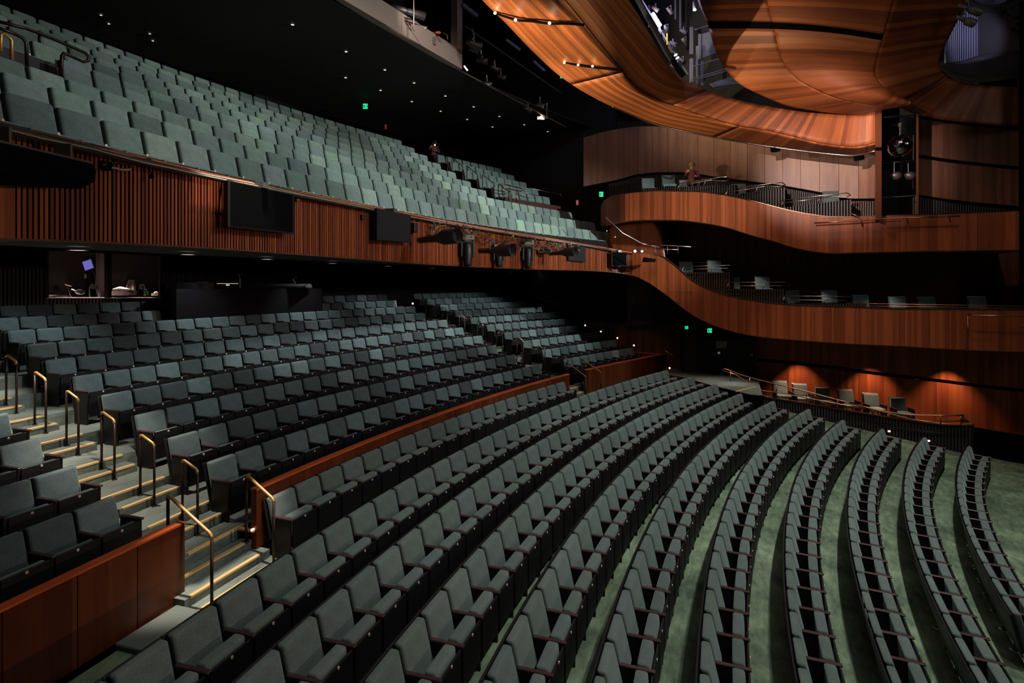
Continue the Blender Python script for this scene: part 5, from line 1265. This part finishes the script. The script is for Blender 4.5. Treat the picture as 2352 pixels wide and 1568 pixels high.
for i, (u, v, dk) in enumerate(((1578, 615, 0), (1644, 612, 0), (1687, 652, 1), (1756, 650, 0), (1825, 683, 1), (1912, 683, 0), (1985, 694, 0), (2071, 698, 0), (2140, 700, 1), (2258, 699, 1))):
    q = at(u, v, lat(u, 11.2)); q.z -= .68
    box_chair(q, fc, 1, ('dark' if dk else 'pale')+' chair in the lower side gallery, %s from the left' % ORD[i+1], 'chairs in the lower side gallery', dk)
for i, (u, v, dk) in enumerate(((1490, 420, 1), (1537, 413, 1), (1578, 424, 0), (1701, 434, 1), (1916, 452, 1))):
    q = at(u, v, lat(u, 11.2)); q.z -= .68
    box_chair(q, fc, 1, ('dark' if dk else 'pale')+' chair in the upper side gallery, %s from the left' % ORD[i+1], 'chairs in the upper side gallery', dk)
# stepped slatted platforms in the galleries
def platform(parent, u0, u1, vtop, vbot, L, mt, depth=1.7, vt1=None):
    yy = lambda u: lat(u, L); vt1 = vtop if vt1 is None else vt1
    tp = lambda u: vtop+(vt1-vtop)*(u-u0)/(u1-u0)
    slats((u0, u1), tp, lambda u: vbot, yy, .085, .045, .03, mt, 'matt_black', 'slatted_step', parent)
    m = MB(); a = at(u0, tp(u0), yy(u0)); b = at(u1, tp(u1), yy(u1)); m.hexa([a-Vector((0, 0, .06)), b-Vector((0, 0, .06)), b+E2*depth-Vector((0, 0, .06)), a+E2*depth-Vector((0, 0, .06)), a, b, b+E2*depth, a+E2*depth]); build('step_floor', m, 'matt_black', parent)
    m = MB(); a2 = b+E2*depth; z0 = Vector((0, 0, (vbot-tp(u1))*b.y/F)); m.hexa([b-z0, a2-z0, a2-z0-E1*.05, b-z0-E1*.05, b, a2, a2-E1*.05, b-E1*.05]); build('step_side', m, 'matt_black', parent)
platform(box1, 1560, 1678, 625, 700, 10.6, 'slat_brown'); platform(box1, 1640, 1800, 664, 720, 10.6, 'slat_brown'); platform(box1, 1770, 1990, 697, 725, 10.6, 'slat_brown')
platform(box2, 1480, 1690, 432, 470, 10.7, 'slat_dark', vt1=424); platform(box2, 1665, 1803, 450, 500, 10.6, 'slat_dark', vt1=430); platform(box2, 1785, 1955, 478, 520, 10.6, 'slat_dark', vt1=458)
slats((1956, 2011), lambda u: 462, lambda u: 500, lambda u: lat(u, 12.0), .07, .04, .03, 'slat_brown', 'matt_black', 'slatted_step', box2)
# gallery rails
def grail(u0, v0, u1, v1, du, dv, label, loop=False, L=10.35, mt='steel', mid=.5):
    y = lambda u: lat(u, L); bars = [[(u0, v0, y(u0)), (u1, v1, y(u1))], [(u0-du, v0+dv, y(u0-du)), (u1-du-(20 if loop else 0), v1+dv, y(u1-du))]]
    if loop: bars[0] += [(u1+14, v1-1, y(u1+14)+.05), (u1+22, v1+4, y(u1)+.35), (u1+10, v1+9, y(u1)+.5), (u1-22, v1+7, y(u1)+.55)]
    ps = [((u, v0+(v1-v0)*(u-u0)/(u1-u0), y(u)), (u-7, v0+(v1-v0)*(u-u0)/(u1-u0)+dv+10, y(u))) for u in (u0+(u1-u0)*.06, u0+(u1-u0)*.66)]
    rail(bars, .016, mt, label, 'gallery handrails', ps)
grail(1564, 612, 1677, 609, 4, 7, 'thin steel rail in front of the top two chairs of the lower gallery')
grail(1666, 648.5, 1804, 648, 5, 8, 'thin steel rail across the middle pair of lower gallery chairs')
grail(1793, 679.5, 1953, 681, 6, 9, 'long thin steel rail over the lowest step of the lower gallery')
rail([[(1943, 696, lat(1943, 10.1)), (2051, 698, lat(2051, 10.1)), (2352, 703, lat(2352, 10.1)), (2440, 705, lat(2440, 10.1))], [(1944, 701, lat(1944, 10.1)), (2051, 703.5, lat(2051, 10.1)), (2352, 708, lat(2352, 10.1)), (2440, 710, lat(2440, 10.1))]], .014, 'bronze', 'long low double rail on the straight lower gallery front', 'gallery handrails')
for i, (a, b, c_, d) in enumerate(((1592, 603, 1643, 603), (1660, 614, 1713, 641), (1768, 651, 1800, 663), (1868, 670, 1892, 680))):
    rail([[(a, b, lat(a, 11.9)), (c_, d, lat(c_, 11.9))]], .014, 'steel', 'thin back rail sloping behind the lower gallery chairs, %s from the left' % ORD[i+1], 'back rails of the lower gallery')
grail(1556, 422, 1656, 407, 2, 6, 'looped steel rail at the left of the upper gallery', True)
grail(1664, 436, 1782, 420, 6, 8, 'looped steel rail in the middle of the upper gallery', True)
grail(1792, 460, 1932, 444, 6, 8, 'largest looped steel rail at the right of the upper gallery', True)
rail([[(1950, 488, 18.4), (1976, 499, 18.2)]], .014, 'steel', 'short sloping rail right of the largest looped rail')
# round brackets, handrail on the upper gallery front
HRu = [(1870, 512), (1930, 509), (2020, 503), (2110, 499), (2206, 496)]
th = rail([[(u, v, yu(u)-.22) for u, v in HRu]], .024, 'bronze', 'bronze pipe fixed along the straight upper gallery front', posts=[((u, interp(HRu, u), yu(u)-.22), (u+3, interp(HRu, u)+14, yu(u)-.06)) for u in (1978, 2083, 2180)])
th = rail([[(2224, 722, yf(2224)-.2), (2235, 724, yf(2235)-.28), (2300, 725, yf(2300)-.28), (2352, 726, yf(2352)-.28), (2440, 727, yf(2440)-.28)]], .024, 'bronze', 'bronze pipe on the lower gallery front at the right edge', posts=[((2223, 722, yf(2223)-.1), (2222, 806, yf(2222)-.1))])
spotlight(at(2346, 748, 15.6), at(2385, 742, 15.4), .09, 'stage light clamped to the bronze pipe at the right edge', mt='metal_grey')
# small black speakers and track under sail A
for i, (u, v, s_) in enumerate(((1781, 340, 1), (1973, 360, .9))):
    p = at(u, v, lat(u, 11.0)); th = thing('wall_speaker', 'small black box speaker under the ceiling band, %s' % ('left one' if i == 0 else 'right one beside the recess'), 'speaker', p, .3, 'box speakers under the ceiling band')
    m = MB(); m.box((0, 0, 0), .26*s_, .22, .26*s_, (1, 0, .12), Z=(-.12, 0, 1)); build('housing', m, 'matt_black', th, bevel=.015); m = MB(); m.tube([(.1, .05, .1), (.22, .1, .1), (.22, .1, -.02), (.16, .1, -.08)], .012, 5); build('bracket', m, 'metal_grey', th)
for i, (u, v) in enumerate(((1690, 323), (1808, 336), (1917, 347), (1927, 347))):
    m = MB(); m.sphere((0, 0, 0), .03, 8, 6); p = at(u, v, lat(u, 11.6)); build('track_light', m, 'led_white', loc=p, label='tiny lit track light under the ceiling band, %s from the left' % ORD[i+1], cat='light', group='track lights under the ceiling band')
# ================================================================ ceiling follow-spot room and rigging
p0 = Vector((-4.35, 14.7, 0)); k0 = p0.dot(E1)
yk = lambda u: k0/((u-CU)/F*E1.x+E1.y)
th = thing('ceiling_window_frame', 'beige slanting frame of the follow-spot window in the ceiling', 'frame')
zt = 7.2
def kz(u, v): return at(u, v, yk(u))
us = [700+362*i/12 for i in range(13)]
m = MB()
for a, b in zip(us, us[1:]):
    A = at(a, HV-F*7.2/yk(a), yk(a)); B = at(b, HV-F*7.2/yk(b), yk(b)); h = .62; o_ = -E1*.25
    m.hexa([A, B, B+o_, A+o_, A+Vector((0, 0, h)), B+Vector((0, 0, h)), B+Vector((0, 0, h))+o_, A+Vector((0, 0, h))+o_])
build('sill_beam', m, 'beige', th)
A = at(1050, 133, yk(1050)); B = at(1062, 133, yk(1062)); m = MB(); o_ = -E1*.25; m.hexa([Vector((A.x, A.y, 7.6)), Vector((B.x, B.y, 7.2)), Vector((B.x, B.y, 7.2))+o_, Vector((A.x, A.y, 7.6))+o_, Vector((A.x, A.y, 10)), Vector((B.x, B.y, 10)), Vector((B.x, B.y, 10))+o_, Vector((A.x, A.y, 10))+o_]); build('jamb', m, 'beige', th)
m = MB(); A = at(700, 0, yk(700))-E1*2.5; B = at(1062, 0, yk(1062))-E1*2.5; m.quad(Vector((A.x, A.y, 7.3)), Vector((B.x, B.y, 7.3)), Vector((B.x, B.y, 11)), Vector((A.x, A.y, 11))); build('room_back', m, 'ceiling_dark', th, solid=.05)
yy = 16.9
a = at(898, 16, yy); b = at(975, 38, yy+.5); th = thing('follow_spot', 'long follow-spot lantern behind the beige ceiling frame', 'stage light', (a+b)/2)
c = (a+b)/2; m = MB(); m.tube([a-c, (a-c)*.2, (b-c)], [.09, .1, .13], 12); build('barrel', m, 'metal_grey', th, True)
m = MB(); m.tube([at(896, 32, yy)-c, at(960, 49, yy)-c], .018, 6); m.tube([at(917, 44, yy)-c, at(980, 63, yy)-c], .02, 6); m.tube([at(921, 28, yy)-c, at(921, 50, yy)-c], .014, 6); build('guide_bars', m, 'steel', th)
m = MB(); m.tube([at(950, -20, yy-.3)-c, at(950, 70, yy-.3)-c], .022, 6); build('stand_pole', m, 'steel', th)
m = MB(); m.sphere(at(893, 29, yy)-c, .06, 8, 6); m.sphere(at(978, 64, yy)-c, .05, 8, 6); build('handles', m, 'metal_grey', th, True)
m = MB(); m.sphere(at(942, 55, yy)-c, .045, 8, 6); build('red_knob', m, 'sign_red', th, True)
light('SPOT', at(985, -30, 15.6), at(960, 50, 17.2), 90, NEUT, .05, 60, .8)  # unseen spot added so the follow-spot metalwork shows
c = at(1005, 85, 18.2); th = thing('stool', 'metal framed stool with orange top behind the beige ceiling frame', 'stool', c)
m = MB(); m.tube([at(982, 92, 18.2)-c, at(981, 79, 18.2)-c, at(999, 73, 18.2)-c], .02, 6); m.tube([at(1028, 90, 18.4)-c, at(1027, 80, 18.4)-c, at(1018, 75, 18.4)-c], .018, 6); build('frame', m, 'steel', th)
m = MB(); m.sphere(at(1006, 75, 18.2)-c, .09, 8, 6, (1.2, .6, .5)); build('seat_pad', m, 'orange_plastic', th, True)
m = MB(); m.box(at(993, 96, 18.2)-c, .2, .2, .22); build('base_box', m, 'mauve_wall', th)
# unlit strips, rig lights over the circle front
for i, (a, b, s_) in enumerate((((1062, 10), (1096, 37), .07), ((1163, 91), (1194, 114), .05), ((1225, 140), (1250, 162), .05))):
    y = (19.5, 21, 22.5)[i]; m = MB(); m.tube([at(a[0], a[1], y), at(b[0], b[1], y+.4)], s_, 8); build('batten_light', m, 'bluegrey', label='unlit blue-grey light batten in the dark roof void, %s from the left' % ORD[i+1], cat='batten', group='battens in the roof void')
def rig(u, v, y, label, s_=1, rot=0):
    p = at(u, v, y); th = thing('rig_light', label, 'stage light', p, rot, 'dim lights in the dark roof void')
    m = MB(); m.tube([(-.16*s_, 0, .02), (-.04*s_, 0, 0), (.12*s_, 0, -.05), (.2*s_, 0, -.08)], [.06*s_, .08*s_, .09*s_, .12*s_], 10); build('can', m, 'metal_grey', th, True)
    m = MB(); m.tube([(0, -.1*s_, 0), (0, -.1*s_, .2*s_), (0, .1*s_, .2*s_), (0, .1*s_, 0)], .012, 5); build('yoke', m, 'steel', th); m = MB(); m.tube([(0, 0, .2*s_), (0, 0, .34*s_)], .02, 6); build('clamp', m, 'steel', th); return th
for i, (u, v, y, s_) in enumerate(((1085, 100, 19.6, 1.5), (1105, 138, 20, 1.0), (1085, 112, 19.8, 1.1), (1135, 155, 20.8, .9), (1150, 175, 21.3, .9), (1118, 190, 20.6, .8), (1240, 240, 23.3, .9), (1212, 250, 23.0, .8))):
    rig(u, v, y, 'dim stage light hanging in the dark roof void, %s in height from the top' % ORD[(1, 3, 2, 4, 5, 6, 7, 8)[i]], s_, random.uniform(-.5, .5))
for i, (a, b, y) in enumerate((((1062, 165), (1300, 292), 21.0), ((1068, 60), (1290, 215), 22.5))):
    m = MB(); m.tube([at(a[0], a[1], y-1), at(b[0], b[1], y+3.2)], .03, 6); build('rig_pipe', m, 'lamp_body', label='dark rigging pipe in the roof void, %s of two' % ('lower' if i == 0 else 'upper'), cat='pipe', group='rigging pipes')
c = at(1243, 270, 23.2); th = thing('hanging_floodlight', 'bright starry lamp on a vertical rod in the dark roof void', 'lamp', c)
m = MB(); m.tube([at(1256, 236, 23.2)-c, at(1256, 272, 23.2)-c, (.02, 0, 0)], .018, 6); build('rod', m, 'steel', th)
for (x, z, r) in ((0, .01, .05), (.07, -.05, .035), (-.12, -.02, .025)):
    m = MB(); m.sphere((x, -.03, z), r, 8, 6); build('bulb', m, 'lamp_hot', th, True)
m = MB(); m.box((0, .05, 0), .32, .05, .14); build('housing', m, 'metal_grey', th)
c = at(1070, 158, 20.2); m = MB(); m.tube([(-.06, 0, .1), (.06, 0, -.06)], .03, 6); build('small_lamp', m, 'led_white', loc=c, label='small lit lamp just right of the beige frame corner', cat='lamp')
# ---------------- lighting bridge between the sails
YB = 23.0
th = thing('lighting_bridge', 'blue-lit steel lighting bridge seen through the gap between timber sails', 'bridge', at(1590, 100, YB)); c = Vector(th.location)
mat('bridge_steel', (.30, .30, .42), .45, .2); mat('bridge_dark', (.02, .022, .035), .6)
for (u, v0, v1, r, dy) in ((1491, 12, 62, .05, 0), (1525, 72, 118, .06, .3), (1551, -20, 45, .035, .5), (1562, -20, 66, .04, .8), (1588, 62, 125, .08, .6), (1588, 134, 190, .08, .6), (1601, 106, 192, .045, 0), (1607, 78, 136, .06, .2), (1613, 140, 196, .05, .1), (1513, 78, 95, .025, 0), (1667, 146, 160, .04, -.2), (1684, 166, 176, .04, -.3)):
    m = MB(); m.box((at(u, v0, YB+dy)+at(u, v1, YB+dy))/2-c, r*1.6, r, abs(v1-v0)*YB/F); build('post', m, 'bridge_steel', th)
for P in ([(1594, 152), (1658, 133)], [(1592, 180), (1672, 157)], [(1594, 184), (1675, 161)], [(1596, 68), (1628, 58)], [(1640, 190), (1700, 172)]):
    m = MB(); m.tube([at(u, v, YB-.2)-c for u, v in P], .025, 6); build('rail_bar', m, 'bridge_steel', th)
m = MB(); q = [at(1612, 133, YB+.2), at(1652, 119, YB+.2), at(1640, 70, YB+.2), at(1611, 78, YB+.2)]; m.quad(*[x-c for x in q]); build('pale_panel', m, 'bridge_steel', th, solid=.04)
m = MB(); q = [at(1640, 200, YB-.5), at(1712, 190, YB-.5), at(1690, 176, YB-.2), at(1630, 192, YB-.2)]; m.quad(*[x-c for x in q]); build('floor_plate', m, 'bridge_steel', th, solid=.03)
m = MB(); q = [at(1440, 240, YB+1.6), at(1760, 240, YB+1.6), at(1760, -60, YB+1.6), at(1430, -60, YB+1.6)]; m.quad(*[x-c for x in q]); build('back_wall', m, 'bridge_dark', th, solid=.05)
m = MB(); m.tube([at(1455, -20, 20.4)-c, at(1500, 62, 20.6)-c, at(1535, 125, 20.9)-c, at(1570, 175, 21.2)-c], .10, 6); build('lower_beam', m, 'bridge_dark', th)
m = MB(); m.tube([at(1475, 0, 21.4)-c, at(1530, 90, 21.7)-c, at(1580, 170, 22)-c], .03, 6); m.tube([at(1461, 0, 21.2)-c, at(1520, 95, 21.6)-c], .02, 6); build('rail_bar', m, 'bridge_steel', th)
p = at(1508, 45, 21.6); t2 = thing('tube_light', 'brilliant white fluorescent tube in the lighting bridge', 'tube light', p)
m = MB(); m.tube([at(1499, 30, 21.6)-p, at(1517, 59, 21.6)-p], .055, 10); build('tube', m, 'tube_blue', t2, True); m = MB(); m.tube([at(1498, 28, 21.7)-p+Vector((0, .08, 0)), at(1518, 61, 21.7)-p+Vector((0, .08, 0))], .06, 6); build('fitting', m, 'metal_grey', t2)
p = at(1594, 22, 21.8); t2 = thing('pendant_lamp', 'lit cylindrical pendant at the top of the lighting bridge gap', 'pendant', p)
m = MB(); m.tube([(0, 0, .0), (0, 0, .28)], .05, 10); build('can', m, 'bridge_steel', t2, True); m = MB(); m.sphere((.02, -.02, -.02), .06, 10, 6, (1, 1, .5)); build('bulb', m, 'lamp_hot', t2); m = MB(); m.tube([(0, 0, .28), (0, 0, .7)], .012, 5); build('cord', m, 'metal_grey', t2)
for i, (u, v) in enumerate(((1552, 126), (1556, 133))):
    m = MB(); p = at(u, v, 21.5); m.tube([(-.05, 0, -.03), (.05, 0, .03)], .02, 6); build('small_tube', m, 'tube_blue', loc=p, label='tiny lit tube among the bridge lanterns, %s of two' % ('upper' if i == 0 else 'lower'), cat='light', group='tiny tubes on the bridge')
m = MB(); p = at(1532, 90, 21.5); m.box((0, 0, 0), .04, .03, .42); build('yellow_tape', m, 'yellow_paint', loc=p, label='bright yellow strip on the lighting bridge', cat='strip')
for i, (u, v) in enumerate(((1505, 20), (1515, 72), (1530, 66), (1546, 100), (1540, 112), (1553, 145), (1560, 160), (1538, 24), (1570, 72), (1573, 95), (1548, 152), (1567, 140))):
    p = at(u, v, 21.6+.1*(i % 3)); t2 = thing('bridge_lantern', ('dark lantern on the lighting bridge, %s from the top' % ORD[i+1]), 'stage light', p, random.uniform(-1, 1), 'lanterns on the lighting bridge')
    m = MB(); m.tube([(-.13, 0, .08), (0, 0, 0), (.12, 0, -.08)], [.05, .07, .09], 8); build('can', m, 'lamp_body', t2, True); m = MB(); m.tube([(0, -.08, 0), (0, -.08, .16), (0, .08, .16), (0, .08, 0)], .01, 4); build('yoke', m, 'bridge_steel', t2)
# two lanterns at the top right
spotlight(at(2200, 12, 15.8), at(2250, 28, 15.9), .11, 'upper of two stage lights beside the grey slatted drum', 'lights by the slatted drum', mt='metal_grey')
spotlight(at(2196, 38, 15.9), at(2236, 54, 16.0), .11, 'lower of two stage lights beside the grey slatted drum', 'lights by the slatted drum', mt='metal_grey')
for i, u in enumerate((2054, 2086)):
    rigp = at(u, 403, 18.6); t2 = thing('recess_light', 'dim round stage light below the mirror ball, %s' % ('left' if i == 0 else 'right'), 'stage light', rigp, .4, 'lights below the mirror ball')
    m = MB(); m.tube([(-.1, 0, .02), (.02, 0, 0), (.14, -.05, -.03)], [.06, .13, .15], 12); build('can', m, 'metal_grey', t2, True); m = MB(); m.tube([(0, 0, .1), (0, 0, .45)], .012, 5); build('hanger', m, 'metal_grey', t2)
for i, pts in enumerate(([(2190, -10), (2230, 22), (2290, 25), (2352, 0)], [(2210, -10), (2250, 14), (2310, 12), (2352, -8)])):
    m = MB(); m.tube([at(u, v, 16.5) for u, v in resample(pts, 20)], .012, 5); build('hanging_cable', m, 'metal_grey', label='looping cable across the top right corner, %s of two' % ('lower' if i == 0 else 'upper'), cat='cable', group='cables in the top right corner')
# circle vomitory: rails and reddish walls
vt_ = thing('vomitory_wall', 'dark reddish low wall below the rails right of the circle seats', 'wall panel', atc(1210, 480, 45.2))
m = MB(); P = [atc(u, v, 45.9)-Vector(vt_.location) for u, v in ((1160, 452), (1200, 459), (1260, 469), (1300, 476), (1350, 490))]
for a, b in zip(P, P[1:]): m.hexa([a-Vector((0, 0, 1.1)), b-Vector((0, 0, 1.1)), b+Vector((-.05, .05, -1.1)), a+Vector((-.05, .05, -1.1)), a, b, b+Vector((-.05, .05, 0)), a+Vector((-.05, .05, 0))])
build('panel', m, 'arm_wood', vt_)
def crail(pts, R, r, mt, label, group=None, posts=()):
    c = atc(*pts[0][0], R); th = thing('handrail', label, 'handrail', c, 0, group)
    for P in pts:
        m = MB(); m.tube([atc(u, v, R)-c for u, v in P], r, 7); build('rail_bar', m, mt, th, True)
    for a, b in posts:
        m = MB(); m.tube([atc(*a, R)-c, atc(*b, R)-c], r*.9, 6); build('post', m, mt, th, True)
crail([[(1158, 432), (1153, 429), (1155, 425), (1162, 424), (1198, 433), (1201, 437), (1196, 439), (1165, 433), (1157, 431)]], 45.7, .022, 'bronze', 'looped copper rail above the circle vomitory, near the far end', posts=[((1168, 433), (1168, 462)), ((1186, 437), (1186, 464))])
crail([[(1218, 432), (1288, 447)], [(1205, 442), (1235, 450)], [(1225, 450), (1231, 456)], [(1287, 446), (1291, 453)]], 46.1, .014, 'steel', 'thin steel rails right of the looped copper rail')
crail([[(0, 50), (60, 65), (120, 88), (170, 110), (196, 122), (204, 131), (202, 140), (192, 142), (170, 132), (146, 122), (142, 128), (140, 172)]], 45.2, .024, 'brass_dark', 'long dark tubular rail hooking round at its end, top left seats')
crail([[(-10, 62), (30, 76), (52, 87), (60, 100), (62, 152)]], 45.2, .024, 'brass_dark', 'lower dark tubular rail bending down at the top left')
crail([[(2, 118), (2, 80), (8, 76), (24, 88), (27, 94), (27, 138)]], 45.25, .022, 'brass', 'bright brass hoop in front of the top left seats')
# ================================================================ people
def person(root_p, rz, J, radii, head, hair, shirt, label, scale=1.0, hands=()):
    """J: joints dict, E: edges; one skinned surface with the clothing colour by height, separate hair"""
    th = thing('person', label, 'person', root_p, rz); th.scale = (scale,)*3
    names = list(J); idx = {n: i for i, n in enumerate(names)}
    E = [('pelvis', 'waist'), ('waist', 'chest'), ('chest', 'neck'), ('neck', 'skull'), ('skull', 'crown')]
    for s in 'LR': E += [('chest', 'sh'+s), ('sh'+s, 'el'+s), ('el'+s, 'wr'+s), ('wr'+s, 'pa'+s), ('pelvis', 'hip'+s), ('hip'+s, 'kn'+s), ('kn'+s, 'an'+s), ('an'+s, 'to'+s)]
    for s in 'LR':
        P = Vector(J['pa'+s]); d = (P-Vector(J['wr'+s])).normalized(); sd = d.orthogonal().normalized(); up = d.cross(sd)
        for q, (o_, ln) in enumerate(((-.035, .06), (-.012, .075), (.012, .072), (.035, .055))):
            n1 = 'f%s%d' % (s, q); n2 = 'g%s%d' % (s, q); J[n1] = tuple(P+d*ln*.5+sd*o_); J[n2] = tuple(P+d*ln+sd*o_-up*.02); radii[n1] = .009; radii[n2] = .007; E += [('pa'+s, n1), (n1, n2)]
        J['t'+s] = tuple(P-d*.03+sd*.055); radii['t'+s] = .01; E += [('pa'+s, 't'+s)]
    names = list(J); idx = {n: i for i, n in enumerate(names)}
    me = bpy.data.meshes.new('body'); me.from_pydata([J[n] for n in names], [(idx[a], idx[b]) for a, b in E], [])
    o = link('body', me, th); bm = bmesh.new(); bm.from_mesh(me); sk = bm.verts.layers.skin.verify(); bm.verts.ensure_lookup_table()
    for n, i in idx.items():
        r = radii.get(n, .04); bm.verts[i][sk].radius = (r, r) if not isinstance(r, tuple) else r
        if n == 'pelvis': bm.verts[i][sk].use_root = True
    bm.to_mesh(me); bm.free(); o.modifiers.new('Skin', 'SKIN'); sb = o.modifiers.new('Subdiv', 'SUBSURF'); sb.levels = 1; sb.render_levels = 1
    dg = bpy.context.evaluated_depsgraph_get(); m2 = bpy.data.meshes.new_from_object(o.evaluated_get(dg)); o.modifiers.clear(); o.data = m2
    m2.materials.clear()
    for x in ('skin', shirt, 'shirt_dark'): m2.materials.append(MATS[x])
    nk = J['neck']; wr = [Vector(J['wrL']), Vector(J['wrR'])]; pv = Vector(J['pelvis'])
    for p in m2.polygons:
        c = p.center; p.use_smooth = True
        near = min((c-w_).length for w_ in wr); pa = min((c-Vector(J['pa'+s])).length for s in 'LR')
        if (c-Vector(J['skull'])).length < .15 or (c-Vector(nk)).length < .05 or pa < .10: p.material_index = 0
        elif c.z < pv.z+.03: p.material_index = 2
        else: p.material_index = 1
    hp = Vector(J['skull']); m = MB(); m.sphere(hp+Vector((0, -.02, .05)), .115, 14, 9, (.95, 1.08, .95)); m.tube([hp+Vector((0, -.09, .06)), hp+Vector((0, -.13, -.04)), hp+Vector((0, -.12, -.14))], [.07, .06, .03], 8); build('hair', m, hair, th, True)
    m = MB()
    for s in (-1, 1): m.sphere(hp+Vector((s*.035, .098, .0)), .013, 8, 6)
    build('eyes', m, 'matt_black', th, True)
    m = MB(); m.tube([hp+Vector((0, .098, .0)), hp+Vector((0, .128, -.035)), hp+Vector((0, .1, -.045))], [.008, .017, .01], 6); m.sphere(hp+Vector((0, .1, -.07)), .02, 8, 5, (1.4, .5, .35))
    for s in (-1, 1): m.sphere(hp+Vector((s*.1, 0, -.01)), .026, 8, 6, (.4, .8, 1.1))
    build('facial_features', m, 'skin', th, True)
    return th
RD = {'pelvis': .14, 'waist': .125, 'chest': .14, 'neck': .05, 'skull': .095, 'crown': .075, 'shL': .06, 'shR': .06, 'elL': .042, 'elR': .042, 'wrL': .027, 'wrR': .027, 'paL': (.034, .018), 'paR': (.034, .018), 'hipL': .09, 'hipR': .09, 'knL': .06, 'knR': .06, 'anL': .04, 'anR': .04, 'toL': .03, 'toR': .03}
sit = {'pelvis': (0, 0, .52), 'waist': (0, .03, .68), 'chest': (0, .08, .90), 'neck': (0, .10, 1.08), 'skull': (0, .13, 1.20), 'crown': (0, .13, 1.28), 'shL': (-.18, .08, 1.0), 'shR': (.18, .08, 1.0), 'elL': (-.26, .20, .76), 'elR': (.30, .22, .80), 'wrL': (-.06, .40, .74), 'wrR': (.34, .42, .88), 'paL': (.0, .44, .75), 'paR': (.30, .49, .92), 'hipL': (-.1, .05, .50), 'hipR': (.1, .05, .50), 'knL': (-.13, .46, .52), 'knR': (.13, .46, .52), 'anL': (-.12, .46, .1), 'anR': (.12, .46, .1), 'toL': (-.12, .6, .05), 'toR': (.12, .6, .05)}
pp = at(1587, 414, lat(1587, 11.5)); pp.z -= .66
person(pp, math.atan2(-(E1*.6-E2).x, (E1*.6-E2).y), dict(sit), dict(RD), None, 'hair_blond', 'shirt_red', 'seated blond person in a dark red top leaning in the upper side gallery', 1.0)
pp = atc(995, 345, 51.2); pp.z -= .86
J2 = dict(sit); J2['skull'] = (0, .16, 1.16); J2['crown'] = (0, .18, 1.24)
person(pp, math.atan2(-(E1*.8-E2*.5).x, (E1*.8-E2*.5).y), J2, dict(RD), None, 'hair_dark', 'shirt_red', 'person in a dark red top sitting behind the last circle row at the stairs', 1.0)
p = atc(999, 333, 50.4); m = MB(); m.sphere((0, 0, 0), .035, 8, 6); build('small_lamp', m, 'step_led', loc=p, label='small glowing lamp in front of the person at the back of the circle', cat='lamp')

# ================================================================ lift everything so the flat stalls floor is near z = 0
for o in TOP: o.location.z += ZO
